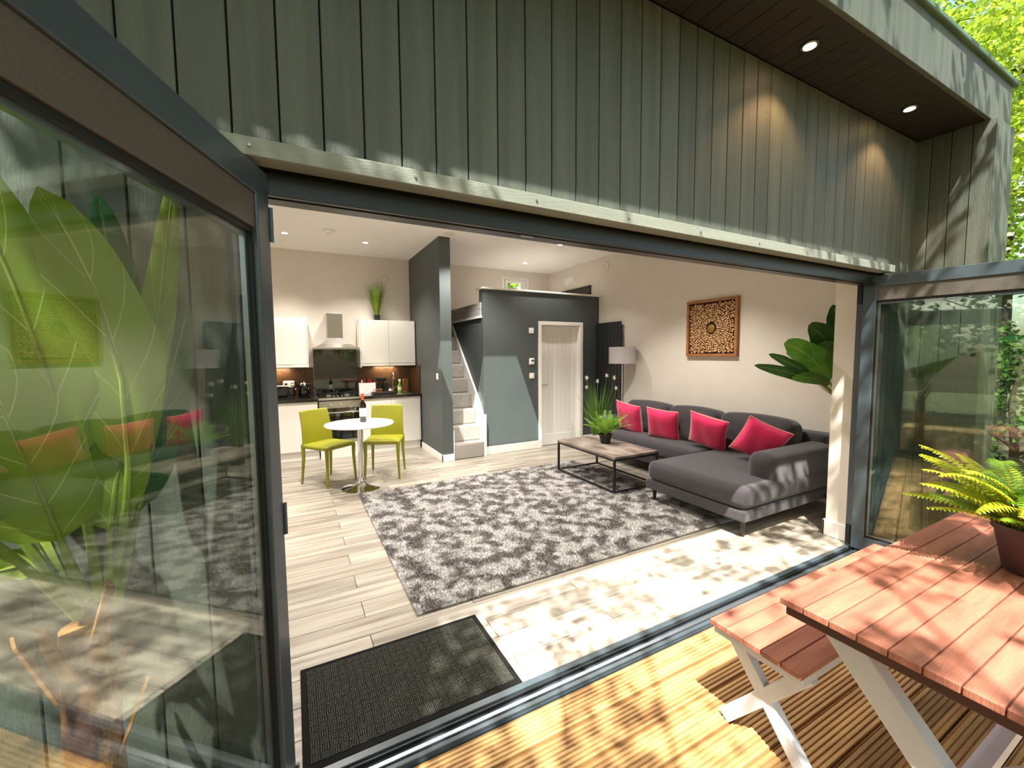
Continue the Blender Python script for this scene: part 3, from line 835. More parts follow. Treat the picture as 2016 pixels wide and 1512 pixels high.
so = thing('soap_bottle', 'small dark soap bottle with white label left of the tap', 'bottle', (1.405, 6.96, .892))
G().lathe([(.025, 0), (.027, .005), (.027, .085), (.012, .10), (.010, .12), (1e-5, .12)], 16).build('bottle', 'black', so, smooth=True)
G().lathe([(.0275, .02), (.0275, .07)], 16).build('paper_label', 'paper', so)
G().tube([(0, 0, .12), (0, 0, .135), (0, -.025, .133)], .004, 6).build('pump', 'black', so)
spb = thing('spray_bottle', 'green and white spray bottle right of the tap', 'spray bottle', (1.575, 7.03, .892))
G().lathe([(.032, 0), (.035, .01), (.033, .10), (.014, .15), (.012, .17), (1e-5, .17)], 16).build('bottle', 'greenplast', spb, smooth=True)
G().lathe([(.0345, .03), (.034, .085)], 16).build('paper_label', 'paper', spb)
G().prism([(-.012, .02, .17), (-.012, -.045, .19), (-.012, -.045, .21), (-.012, .03, .21)], (.024, 0, 0)).obox((0, -.02, .19), (0, -.035, .15), .01, .008).build('trigger', 'trim', spb, bevel=.002)
tag(G().prism([(-.045, 0, 0), (.045, 0, 0), (.045, .0, .19), (.03, 0, .215), (-.03, 0, .215), (-.045, 0, .19)], (0, .018, 0)).build('chopping_board', 'wood', bevel=.003), 'wooden chopping board leaning at the right end of the worktop', 'chopping board').location = (1.69, 7.10, .893)
for (x, lab) in ((-.2, 'slim strip lamp beneath the left wall cabinet'), (1.37, 'slim strip lamp beneath the right wall cabinet')):
    t = thing('cabinet_lamp', lab, 'lamp', (x, 7.12, 1.334))
    box(-.16, .16, -.015, .015, -.006, 0).build('strip', 'trim', t)
    l = bpy.data.lights.new('strip_light', 'AREA'); l.shape = 'RECTANGLE'; l.size = .3; l.size_y = .03; l.energy = 4.0; l.color = (1, .76, .5)
    lo = bpy.data.objects.new('strip_light', l); COL.objects.link(lo); lo.parent = t; lo.location = (0, 0, -.01)

# ================================================================= PLANT HELPERS
def grass_blades(n, h, spread, w, seed, zb=0.0, hv=.25, r0=.03):
    rg = np.random.default_rng(seed); g = G()
    for i in range(n):
        a = rg.uniform(0, 2 * PI); sp_ = spread * math.sqrt(rg.uniform(0, 1)); hh = h * (1 - hv * rg.uniform(0, 1) ** 1.2)
        b = Vector((r0 * math.cos(a) * rg.uniform(), r0 * math.sin(a) * rg.uniform(), zb))
        d = Vector((math.cos(a), math.sin(a), 0)); s_ = Vector((-d.y, d.x, 0))
        pts = []
        for t in (0, .35, .7, 1.0):
            pts.append(b + d * (sp_ * t ** 1.35) + Vector((0, 0, hh * (t - .12 * (sp_ / max(spread, .01)) * t * t))))
        ww = [w, w, w * .7, w * .1]
        vs = []
        for p, q in zip(pts, ww): vs += [p - s_ * q / 2, p + s_ * q / 2]
        g.add(vs, [(0, 1, 3, 2), (2, 3, 5, 4), (4, 5, 7, 6)])
    return g


def plain_pot(parent, r0, r1, h, m='pot', soil=True):
    G().lathe([(r0, 0), (r1 * .97, h * .86), (r1 * 1.04, h * .87), (r1 * 1.04, h), (r1 * .94, h), (r1 * .9, h * .82), (r0 * .8, h * .8)], 28).build('pot', m, parent, smooth=True)
    if soil: G().lathe([(r1 * .93, h * .80), (r1 * .5, h * .86), (1e-5, h * .87)], 20).build('soil', 'soil', parent, smooth=True)


def frond(L, W, rise, droop, n=20, pw=.5, wav=0.0, seed=0, serr=True):
    """fern frond along +x, arching in z; returns (pinnae G, rachis G)"""
    rg = random.Random(seed)
    g = G(); pts = []
    def P(t): return Vector((L * (t - .12 * t * t), wav * math.sin(3 * t), L * (rise * t - droop * t * t)))
    for i in range(n + 1):
        t = i / n; pts.append(P(t))
    for i in range(2, n):
        t = i / n; p = P(t); d = (P(min(1, t + .03)) - P(t - .03)).normalized()
        up = Vector((0, 0, 1)); s_ = d.cross(up).normalized(); nn = s_.cross(d)
        wl = W * (math.sin(PI * min(1, t * .85 + .14)) ** .7) * rg.uniform(.92, 1.05)
        pl = L / n * pw
        for sg in (-1, 1):
            tip = p + s_ * sg * wl + d * wl * .28 - nn * wl * (.12 + .2 * rg.random())
            mid = p + s_ * sg * wl * .55 + d * wl * .1 + nn * wl * .04
            a = p - d * pl * .55; b = p + d * pl * .55
            g.add([a, b, mid + d * pl * .75, tip, mid - d * pl * .5], [(0, 1, 2, 4), (4, 2, 3)])
    r = G().tube(pts, [.0028 * (1 - .8 * i / n) * (L / .4) for i in range(n + 1)], 5)
    return g, r


def leaf(L, W, rise, droop, fold=.25, wave=.03, stalk=.25, n=14, m=4, seed=0, tipx=1.0, roll=0.0, shape=.8):
    """broad leaf along +x with petiole; returns (blade G with uv, stalk G)"""
    rg = random.Random(seed); ph = rg.random() * 6
    Ls = L * stalk; T = L + Ls
    def P(t): return Vector((T * (t - .10 * t * t), .03 * L * math.sin(2 * t + ph), T * (rise * t - droop * t * t)))
    g = G(); g.uv = []
    vs = []; fs = []
    t0 = Ls / T
    for i in range(n + 1):
        u = i / n; t = t0 + (1 - t0) * u; p = P(t)
        d = (P(min(1.02, t + .02)) - P(t - .02)).normalized(); s_ = d.cross(Vector((0, 0, 1))).normalized(); nn = s_.cross(d)
        if roll: R = Matrix.Rotation(roll, 3, d); s_ = R @ s_; nn = R @ nn
        w = W * (math.sin(PI * (u ** shape) * .985 + .012) ** .62) if 0 < u < 1 else .001
        for j in range(-m, m + 1):
            v = j / m
            q = p + s_ * v * w + nn * (fold * abs(v) * w + wave * L * math.sin(u * 9 + ph + v * 2) * abs(v) * .5 - .25 * fold * v * v * w)
            vs.append(q); g.uv.append((u, .5 + v / 2))
    k = 2 * m + 1
    for i in range(n):
        for j in range(2 * m): fs.append((i * k + j, i * k + j + 1, (i + 1) * k + j + 1, (i + 1) * k + j))
    g.add(vs, fs)
    ns = 8
    s2 = G().tube([P(t0 * 1.0 * i / ns + (0)) for i in range(ns + 1)] + [P(t0 + (1 - t0) * .5), P(.93)], [.010 * (L / .5) * (1 - .45 * i / ns) for i in range(ns + 1)] + [.0035 * (L / .5), .001], 6)
    return g, s2


def put_leaf(parent, loc, az, L, W, rise, droop, m, tilt=0.0, **kw):
    g, s = leaf(L, W, rise, droop, **kw)
    o = g.build('leaf', m, parent, smooth=True); o.location = loc; o.rotation_euler = (tilt, 0, az)
    q = s.build('stalk', 'stem', o, smooth=True)
    return o

def leaf_between(parent, pts, w, m, face, root=None, n=16, mm=4, seed=0, shape=.8, split=.34):
    """leaf whose petiole and midrib follow the four control points (cubic bezier)"""
    a, b, c, d = [Vector(p) for p in pts]
    def B(t): return a * (1 - t) ** 3 + b * 3 * t * (1 - t) ** 2 + c * 3 * t * t * (1 - t) + d * t ** 3
    face = Vector(face).normalized(); ph = seed * 1.7
    g = G(); g.uv = []; vs = []; fs = []
    for i in range(n + 1):
        u = i / n; t = split + (1 - split) * u; p = B(t)
        tg = (B(min(1, t + .01)) - B(t - .01)).normalized(); s_ = tg.cross(face).normalized(); nn = s_.cross(tg)
        ww = w * (max(0, math.sin(PI * (u ** shape) * .985 + .012)) ** .6) if 0 < u < 1 else .0008
        ww *= 1 + .05 * math.sin(u * 14 + ph)
        for j in range(-mm, mm + 1):
            v = j / mm
            vs.append(p + s_ * v * ww + nn * (.28 * abs(v) * ww - .35 * v * v * ww + .10 * ww * math.sin(u * 8 + ph + v * 2) * abs(v)))
            g.uv.append((u, .5 + v / 2))
    k = 2 * mm + 1
    for i in range(n):
        for j in range(2 * mm): fs.append((i * k + j, i * k + j + 1, (i + 1) * k + j + 1, (i + 1) * k + j))
    g.add(vs, fs)
    o = g.build('leaf', m, parent, smooth=True)
    q = [B(split * i / 6) for i in range(7)] + [B(split + (1 - split) * x) for x in (.3, .6, .95)]
    G().tube(q, [.011, .0105, .010, .009, .008, .007, .006, .004, .0025, .001], 6).build('stalk', 'stem', o, smooth=True)
    return o


# grass plant on wall cabinet
gp = thing('potted_grass', 'tall spiky green grass plant in black pot on the wall cabinet', 'plant', (1.235, 6.99, 2.062))
plain_pot(gp, .038, .052, .085)
grass_blades(240, .62, .19, .006, 3, zb=.07, hv=.45, r0=.035).build('blades', 'grass', gp, kind='stuff')

# ================================================================= DINING SET
dt = thing('dining_table', 'small round white table on chrome pedestal in front of the kitchen', 'table', (.645, 4.93, 0))
G().lathe([(.33, .722), (.365, .728), (.372, .738), (.368, .747), (.35, .75), (1e-5, .75)], 48).build('tabletop', 'tabwhite', dt, smooth=True)
G().lathe([(.028, .04), (.028, .70), (.075, .715), (.075, .722)], 24).build('pedestal', 'chrome', dt, smooth=True)
G().lathe([(.215, 0), (.215, .006), (.17, .016), (.10, .028), (.055, .05), (.035, .085), (.030, .12)], 40).build('base', 'chrome', dt, smooth=True)

def chair(label, loc, rz):
    t = thing('dining_chair', label, 'chair', loc, rz, group='lime green dining chairs')
    # local +y is the front, origin centre of seat on the floor
    def taper(q):
        return q
    G().soft(-.215, .215, -.20, .215, .425, .475, .022, n=6, puff=.008).build('seat', 'lime', t, smooth=True)
    def bk(q):
        tt = (q.z - .42) / .44
        q = q.copy()
        q.y -= .055 * tt + .02 * math.sin(tt * PI) * -1 - .03 * (q.x / .2) ** 2 * 0
        q.y += .04 * (abs(q.x) / .21) ** 2 * .6
        q.x *= 1 - .08 * tt
        return q
    G().soft(-.212, .212, -.225, -.195, .42, .86, .014, n=9, fn=bk).build('backrest', 'lime', t, smooth=True)
    for sx in (-1, 1):
        G().tube([(sx * .195, .195, .44), (sx * .193, .193, .30), (sx * .205, .205, .0)], [.024, .019, .012], 10).build('leg', 'lime', t, smooth=True)
        G().tube([(sx * .195, -.20, .47), (sx * .193, -.20, .30), (sx * .205, -.225, .0)], [.024, .019, .012], 10).build('leg', 'lime', t, smooth=True)
    return t
# left chair faces camera-right, right chair faces camera-left
f1 = Vector((.25, -.34)); chair('lime green dining chair left of the round table, in front of the oven', (.345, 5.36, 0), math.atan2(f1.y, f1.x) - PI / 2)
f2 = Vector((-.17, -.43)); chair('lime green dining chair right of the round table, beside the white base cabinet', (.99, 5.34, 0), math.atan2(f2.y, f2.x) - PI / 2)

wbt = thing('wine_bottle', 'dark wine bottle with orange foil and white label on the round table', 'bottle', (.69, 4.97, .751))
G().lathe([(.034, 0), (.038, .006), (.038, .18), (.034, .205), (.016, .235), (.0145, .25)], 24).build('bottle', 'wine', wbt, smooth=True)
G().lathe([(.0150, .25), (.0152, .305), (.0165, .308), (.016, .32), (1e-5, .321)], 20).build('foil', 'foil', wbt, smooth=True)
G().lathe([(.0385, .065), (.0385, .16)], 24).build('paper_label', 'paper', wbt)
wg = thing('wine_glass', 'clear stemmed wine glass behind the bottle on the round table', 'wine glass', (.60, 5.08, .751))
G().lathe([(.033, 0), (.031, .003), (.005, .008), (.0035, .02), (.0035, .09), (.012, .10), (.034, .13), (.038, .16), (.032, .205), (.031, .205), (.036, .16), (.032, .132), (.010, .105)], 24).build('bowl', 'drink', wg, smooth=True)

# ================================================================= RUG AND MAT
RX0, RX1, RY0, RY1 = .58, 3.45, 2.30, 4.68
rug = thing('rug', 'large shaggy mottled grey rug under the coffee table', 'rug', ((RX0 + RX1) / 2, (RY0 + RY1) / 2, 0))
hx, hy = (RX1 - RX0) / 2, (RY1 - RY0) / 2
box(-hx, hx, -hy, hy, .001, .014).build('backing', 'rug', rug, bevel=.005)
N = 95000
px = RNG.uniform(-hx, hx, N); py = RNG.uniform(-hy, hy, N)
ang = RNG.uniform(0, 2 * PI, N); ln = RNG.uniform(.012, .026, N); an2 = RNG.uniform(0, 2 * PI, N); w_ = RNG.uniform(.002, .0045, N)
V = np.zeros((N, 3, 3))
V[:, 0] = np.stack([px - np.cos(an2) * w_, py - np.sin(an2) * w_, np.full(N, .012)], 1)
V[:, 1] = np.stack([px + np.cos(an2) * w_, py + np.sin(an2) * w_, np.full(N, .012)], 1)
V[:, 2] = np.stack([px + np.cos(ang) * ln * .8, py + np.sin(ang) * ln * .8, .014 + ln * .75], 1)
def np_mesh(name, V, k, m, parent, kind='stuff'):
    me = bpy.data.meshes.new(name); n = V.shape[0]
    me.vertices.add(n * k); me.vertices.foreach_set('co', V.reshape(-1))
    me.loops.add(n * k); me.loops.foreach_set('vertex_index', np.arange(n * k, dtype=np.int32))
    me.polygons.add(n); me.polygons.foreach_set('loop_start', np.arange(0, n * k, k, dtype=np.int32))
    try: me.polygons.foreach_set('loop_total', np.full(n, k, dtype=np.int32))
    except Exception: pass
    me.update(calc_edges=True); me.validate()
    me.materials.append(MT[m])
    o = bpy.data.objects.new(name, me); COL.objects.link(o); o.parent = parent; o['kind'] = kind
    return o
np_mesh('pile', V, 3, 'rug', rug)

dm = thing('doormat', 'dark ribbed doormat with rubber edge inside the threshold', 'doormat', (.425, 1.868, 0))
mw, mh = .452, .284
box(-mw, mw, -mh, mh, .0, .007).build('border', 'matrim', dm, bevel=.003)
g = G(); cs = .034
nx = int((2 * mw - .05) / cs); ny = int((2 * mh - .05) / cs)
for i in range(nx):
    for j in range(ny):
        x0 = -nx * cs / 2 + i * cs; y0 = -ny * cs / 2 + j * cs
        for k in range(4):
            if (i + j) % 2: g.box(x0 + .001, x0 + cs - .002, y0 + k * cs / 4 + .001, y0 + (k + .68) * cs / 4, .006, .011 + .001 * random.random())
            else: g.box(x0 + k * cs / 4 + .001, x0 + (k + .68) * cs / 4, y0 + .001, y0 + cs - .002, .006, .011 + .001 * random.random())
g.build('ribs', 'mat', dm, kind='stuff')

# ================================================================= SOFA
SY0_, SY1_ = 2.00, 4.70
so_ = thing('corner_sofa', 'charcoal fabric corner sofa with chaise against the right wall', 'sofa', (4.0, 3.35, 0))
def SL(x0, x1, y0, y1, z0, z1, r, **k): return G().soft(x0 - 4.0, x1 - 4.0, y0 - 3.35, y1 - 3.35, z0, z1, r, **k)
SL(3.86, 4.62, 3.00, SY1_, .14, .255, .02, n=3).build('base', 'sofa', so_, smooth=True)
SL(3.13, 4.62, SY0_, 3.05, .14, .235, .02, n=3).build('base', 'sofa', so_, smooth=True)
SL(3.84, 4.50, 3.04, 4.52, .255, .43, .05, n=7, puff=.015).build('seat_cushion', 'sofa', so_, smooth=True)
SL(3.12, 4.50, SY0_ - .01, 3.04, .238, .43, .07, n=8, puff=.012).build('chaise_cushion', 'sofa', so_, smooth=True)
def armf(q):
    q = q.copy()
    if q.z > .5: q.y += (q.z - .5) * .15
    return q
SL(3.50, 4.62, SY0_ + .01, SY0_ + .25, .25, .645, .09, n=7).build('armrest', 'sofa', so_, smooth=True)
SL(3.85, 4.62, SY1_ - .16, SY1_, .20, .62, .07, n=5).build('armrest', 'sofa', so_, smooth=True)
SL(4.42, 4.63, SY0_ + .06, SY1_ - .05, .25, .72, .04, n=5).build('back_frame', 'sofa', so_, smooth=True)
for (y0, y1, x0, h) in ((2.24, 3.02, 4.17, .80), (3.03, 3.74, 4.19, .80), (3.75, 4.50, 4.19, .80)):
    cx, cy = 4.30, (y0 + y1) / 2
    g = G().soft(-.13, .13, -(y1 - y0) / 2, (y1 - y0) / 2, -.20, .20, .085, n=6, puff=.03)
    o = g.build('back_cushion', 'sofa', so_, smooth=True); o.location = (.30, cy - 3.35, .632); o.rotation_euler = (0, .13, 0)
for (x, y) in ((3.21, 2.06), (3.21, 3.0), (4.55, 2.06), (4.55, 4.62), (3.92, 4.64)):
    G().tube([(x - 4.0, y - 3.35, .15), (x - 4.0, y - 3.35, .0)], [.024, .012], 8).build('leg', 'sofaleg', so_)

def pillow(label, loc, rot, s=.235):
    t = thing('throw_pillow', label, 'cushion', loc, group='pink cushions on the sofa')
    t.rotation_euler = rot
    n = 18; vs = []; fs = []
    def P(u, v, sg):
        c = 1 - .07 * (1 - v * v) * abs(u) ** 3; c2 = 1 - .07 * (1 - u * u) * abs(v) ** 3
        th_ = .075 * ((1 - u ** 4) * (1 - v ** 4)) ** .55 + .006 * math.sin(u * 7 + v * 3) * (1 - u * u) * (1 - v * v)
        return (u * s * c, sg * th_, v * s * c2)
    for sg in (-1, 1):
        for i in range(n + 1):
            for j in range(n + 1): vs.append(P(-1 + 2 * i / n, -1 + 2 * j / n, sg))
    for k in range(2):
        for i in range(n):
            for j in range(n):
                a = k * (n + 1) ** 2 + i * (n + 1) + j
                q = (a, a + n + 1, a + n + 2, a + 1)
                fs.append(q if k == 0 else q[::-1])
    b = G().add(vs, fs).build('cover', 'pink', t, smooth=True)
    pts = []
    for (u0, v0, u1, v1) in ((-1, -1, 1, -1), (1, -1, 1, 1), (1, 1, -1, 1), (-1, 1, -1, -1)):
        for i in range(10):
            t_ = i / 10; pts.append(P(u0 + (u1 - u0) * t_, v0 + (v1 - v0) * t_, 0.0))
    pts.append(pts[0])
    G().tube(pts, .0045, 6, cap=False).build('piping', 'piping', t, smooth=True)
    return t
# rot: z turns the pillow face towards -x
pillow('pink cushion partly behind the fern at the far end of the sofa', (4.08, 4.28, .625), (.30, .12, -PI / 2 + .05), s=.215)
pillow('second pink cushion from the fern, square on, left of the middle of the sofa', (4.06, 3.68, .62), (.32, .08, -PI / 2 + .30), s=.205)
pillow('pink cushion with its lower corner pointing forward, right of the middle of the sofa', (4.04, 3.03, .635), (.42, .22, -PI / 2 + .30), s=.205)
pillow('pink cushion on the chaise beside the near armrest', (4.0, 2.42, .645), (.35, .42, -PI / 2 + .75), s=.20)

# ================================================================= COFFEE TABLE
ct = thing('coffee_table', 'low coffee table with rustic grey wood top and thin black frame', 'coffee table', (3.26, 3.83, 0))
zb = .034
G().box(-.32, .32, -.53, .53, .392, .418).build('tabletop', 'rustic', ct, bevel=.002)
for sx in (-1, 1):
    for sy in (-1, 1): box(sx * .308 - .011, sx * .308 + .011, sy * .518 - .011, sy * .518 + .011, zb, .392).build('leg', 'black', ct)
g = G()
for z in (.38, zb + .006):
    g.box(-.30, .30, -.527, -.509, z - .008, z + .008).box(-.30, .30, .509, .527, z - .008, z + .008)
    g.box(-.317, -.299, -.51, .51, z - .008, z + .008).box(.299, .317, -.51, .51, z - .008, z + .008)
g.build('frame', 'black', ct)

cf = thing('potted_fern', 'bright green fern in black pot on the coffee table', 'plant', (3.33, 3.90, .419))
plain_pot(cf, .055, .078, .115)
rnd = random.Random(5)
for i in range(34):
    L = rnd.uniform(.26, .42); rise = rnd.uniform(.65, 1.5)
    if i > 18: L *= .8; rise = 2.2
    g, r = frond(L / math.sqrt(1 + rise * rise * .3), .042, rise, rise * rnd.uniform(.25, .6), 15, .5, .01, i)
    o = g.build('frond', 'ferng', cf); o.location = (0, 0, .10); o.rotation_euler = (0, 0, i * 2.4 + rnd.uniform(-.2, .2))
    r.build('rachis', 'stem', o)

# tall flowering grass on the floor
fg = thing('flowering_grass', 'tall grass with white pompom flowers behind the fern by the radiator', 'plant', (4.10, 4.98, 0))
plain_pot(fg, .08, .11, .17)
grass_blades(170, .98, .34, .007, 8, zb=.14, hv=.4, r0=.06).build('blades', 'grassdk', fg, kind='stuff')
for i, (dx, dy, z) in enumerate([(-.20, .02, 1.14), (-.17, .06, 1.0), (.10, -.08, 1.17), (.16, -.18, 1.14), (.22, -.15, .98), (.03, .05, 1.08)]):
    s = G().tube([(dx * .15, dy * .15, .14), (dx * .5, dy * .5, z * .55), (dx, dy, z - .03)], .003, 5).build('flower_stem', 'grassdk', fg)
    g = G().sphere((dx, dy, z), .014, 8, 5)
    rr = random.Random(i)
    for k in range(70):
        a = rr.uniform(0, 2 * PI); c = rr.uniform(-1, 1); q = math.sqrt(1 - c * c); d = Vector((q * math.cos(a), q * math.sin(a), c))
        o1 = d.cross(Vector((.3, .5, .8))).normalized() * .003
        p = Vector((dx, dy, z)); g.add([p + o1, p - o1, p + d * .042], [(0, 1, 2)])
    g.build('flower', 'pompom', s)

# floor lamp
fl_ = thing('floor_lamp', 'floor lamp with grey drum shade and copper lining beside the radiator', 'lamp', (4.44, 4.83, 0))
G().lathe([(.11, 0), (.11, .012), (.02, .025), (1e-5, .025)], 28).build('base', 'chrome', fl_, smooth=True)
G().tube([(0, 0, .02), (0, 0, 1.50)], .009, 10).build('pole', 'chrome', fl_)
G().lathe([(.200, 1.35), (.200, 1.60)], 40).build('lamp_shade', 'shade', fl_, smooth=True)
G().lathe([(.197, 1.60), (.197, 1.35)], 40).build('shade_lining', 'copper', fl_, smooth=True)
G().sphere((0, 0, 1.48), .032, 12, 8).build('bulb', 'bulb', fl_, smooth=True)
g = G()
for k in range(3):
    a = k * 2 * PI / 3; g.tube([(0, 0, 1.56), (.196 * math.cos(a), .196 * math.sin(a), 1.585)], .002, 5)
g.build('spider', 'chrome', fl_)
l = bpy.data.lights.new('bulb_light', 'POINT'); l.energy = 75; l.color = (1, .55, .25); l.shadow_soft_size = .035
lo = bpy.data.objects.new('bulb_light', l); COL.objects.link(lo); lo.parent = fl_; lo.location = (0, 0, 1.54)

# radiator
ra = thing('radiator', 'tall black vertical radiator on the wall left of the lamp', 'radiator', (XR, 5.03, .25))
for k in range(8): G().soft(-.075, -.05, k * .0765 + .003, k * .0765 + .072, 0, 1.76, .006, n=1).build('panel', 'rad', ra)
G().box(-.05, -.03, .01, .60, .05, .10).box(-.05, -.03, .01, .60, 1.66, 1.71).build('header', 'rad', ra)
G().box(-.03, 0, .05, .08, .4, .44).box(-.03, 0, .53, .56, .4, .44).box(-.03, 0, .05, .08, 1.5, 1.54).box(-.03, 0, .53, .56, 1.5, 1.54).build('bracket', 'rad', ra)

# ================================================================= WALL ART
ar = thing('wall_art', 'square oak framed picture of wood slices radiating from a brass disc', 'wall art', (XR, 3.465, 1.812))
H2 = .355
G().box(-.045, 0, -H2, -H2 + .035, -H2, H2).box(-.045, 0, H2 - .035, H2, -H2, H2).box(-.045, 0, -H2 + .035, H2 - .035, -H2, -H2 + .035).box(-.045, 0, -H2 + .035, H2 - .035, H2 - .035, H2).build('frame', 'oak', ar, bevel=.002)
box(-.012, -.003, -H2 + .03, H2 - .03, -H2 + .03, H2 - .03).build('backing', 'artback', ar)
g = G(); rr = random.Random(3)
r = .088; ring = 0
while r < .47:
    n = int(2 * PI * r / (.0235 + .006 * (r / .4))); L_ = .030
    for k in range(n):
        a = 2 * PI * (k + .5 * (ring % 2)) / n + rr.uniform(-.02, .02)
        q = r + rr.uniform(-.004, .004)
        cy, cz = q * math.cos(a), q * math.sin(a)
        if max(abs(cy), abs(cz)) > H2 - .05: continue
        ra_, rb_ = .0135 * rr.uniform(.75, 1.1), .0085 * rr.uniform(.8, 1.15) * (1 + r)
        pts = []
        for m_ in range(8):
            b = 2 * PI * m_ / 8; u, v = ra_ * math.cos(b), rb_ * math.sin(b)
            pts.append((-.013, cy + u * math.cos(a) - v * math.sin(a), cz + u * math.sin(a) + v * math.cos(a)))
        g.prism(pts, (-.012 - rr.uniform(0, .01), 0, 0))
    r += .029; ring += 1
g.build('wood_slices', 'slice', ar, kind='stuff')
o = G().lathe([(.052, 0), (.052, .022), (.045, .026), (1e-5, .027)], 28).build('centre_disc', 'brass', ar, smooth=True)
o.rotation_euler = (0, -PI / 2, 0); o.location = (-.012, 0, -.01)

# ================================================================= INDOOR LEAF PLANT
ip = thing('rubber_plant', 'broad leaved green plant behind the white wall end beside the sofa arm', 'plant', (4.33, 1.885, 0))
plain_pot(ip, .075, .10, .20)
G().tube([(0, 0, .15), (.01, .0, .6), (-.01, .01, 1.0), (.02, 0, 1.25)], [.014, .012, .010, .008], 8).build('trunk', 'stem', ip, smooth=True)
IPL = Vector((4.33, 1.885, 0))
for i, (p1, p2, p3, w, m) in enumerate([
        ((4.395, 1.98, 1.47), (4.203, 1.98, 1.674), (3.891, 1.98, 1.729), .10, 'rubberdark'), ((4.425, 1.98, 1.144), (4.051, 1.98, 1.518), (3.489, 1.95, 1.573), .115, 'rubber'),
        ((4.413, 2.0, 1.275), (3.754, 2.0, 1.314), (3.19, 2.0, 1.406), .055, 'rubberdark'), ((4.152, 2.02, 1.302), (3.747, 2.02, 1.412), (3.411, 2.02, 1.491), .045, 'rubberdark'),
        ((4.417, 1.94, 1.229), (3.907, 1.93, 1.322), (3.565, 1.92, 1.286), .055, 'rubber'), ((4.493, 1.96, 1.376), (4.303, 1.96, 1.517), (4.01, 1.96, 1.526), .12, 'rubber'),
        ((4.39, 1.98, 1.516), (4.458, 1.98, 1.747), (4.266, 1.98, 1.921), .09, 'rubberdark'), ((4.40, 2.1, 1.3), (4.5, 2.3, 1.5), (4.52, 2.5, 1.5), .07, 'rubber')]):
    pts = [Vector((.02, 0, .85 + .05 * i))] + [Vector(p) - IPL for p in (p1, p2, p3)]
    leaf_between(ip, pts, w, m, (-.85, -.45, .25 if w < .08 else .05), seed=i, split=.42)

# ================================================================= LEFT BANANA PLANT
bp = thing('banana_plant', 'large leaved artificial banana plant with bark trunk behind the left door glass', 'plant', (-.425, 1.20, 0))
G().lathe([(.10, 0), (.125, .02), (.135, .24), (.12, .25), (.11, .22)], 24).build('pot', 'potout', bp, smooth=True)
G().lathe([(.115, .20), (.06, .23), (1e-5, .235)], 20).build('soil', 'soil', bp)
g = G()
for k in range(5): pass
G().tube([(0, 0, .2), (.005, 0, .45), (.0, .005, .7), (.0, .0, .93)], [.058, .05, .048, .038], 14).build('trunk', 'bark', bp, smooth=True)
for k in range(6):
    a = k * 1.1; z = .62 + .055 * k
    G().prism([(0, -.018, 0), (0, .018, 0), (0, .010, .15), (0, -.006, .17)], (.006, 0, 0)).build('husk', 'bark', bp).matrix_local = Matrix.Translation((.042 * math.cos(a), .042 * math.sin(a), z)) @ Matrix.Rotation(a, 4, 'Z') @ Matrix.Rotation(.35, 4, 'Y')
BPL = Vector((-.425, 1.20, 0))
for i, (p0, p1, p2, p3, w, m) in enumerate([
        ((-.381, 1.2, .975), (-.302, 1.25, 1.304), (-.326, 1.2, 1.633), (-.408, 1.12, 1.83), .082, 'banana'),
        ((-.393, 1.2, .979), (-.406, 1.18, 1.367), (-.438, 1.15, 1.573), (-.505, 1.08, 1.92), .082, 'banana'),
        ((-.42, 1.2, .998), (-.431, 1.15, 1.145), (-.442, 1.10, 1.324), (-.487, 1.05, 1.56), .090, 'banana'),
        ((-.378, 1.22, .964), (-.323, 1.32, 1.388), (-.282, 1.33, 1.638), (-.240, 1.33, 1.96), .035, 'banana'),
        ((-.381, 1.2, .964), (-.372, 1.2, 1.169), (-.36, 1.22, 1.288), (-.316, 1.28, 1.42), .056, 'banana'),
        ((-.375, 1.22, .951), (-.343, 1.30, 1.155), (-.296, 1.34, 1.384), (-.234, 1.37, 1.645), .054, 'bananadark'),
        ((-.387, 1.22, .966), (-.377, 1.33, 1.389), (-.356, 1.36, 1.64), (-.394, 1.36, 1.90), .057, 'bananadark'),
        ((-.409, 1.2, .984), (-.484, 1.25, 1.094), (-.545, 1.25, 1.097), (-.597, 1.2, 1.038), .032, 'banana'),
        ((-.43, 1.2, .95), (-.55, 1.2, 1.3), (-.70, 1.15, 1.6), (-.85, 1.1, 1.7), .10, 'banana'),
        ((-.43, 1.2, .95), (-.50, 1.1, 1.2), (-.60, .95, 1.5), (-.75, .8, 1.6), .10, 'banana'),
        ((-.43, 1.2, .95), (-.55, 1.25, 1.2), (-.80, 1.3, 1.3), (-1.0, 1.3, 1.1), .10, 'bananadark'),
        ((-.43, 1.2, .95), (-.60, 1.3, 1.5), (-.65, 1.3, 1.7), (-.75, 1.3, 2.0), .10, 'banana')]):
    leaf_between(bp, [Vector(p) - BPL for p in (p0, p1, p2, p3)], w, m, (.45, -.85, .1), seed=20 + i, split=.30, shape=.75)

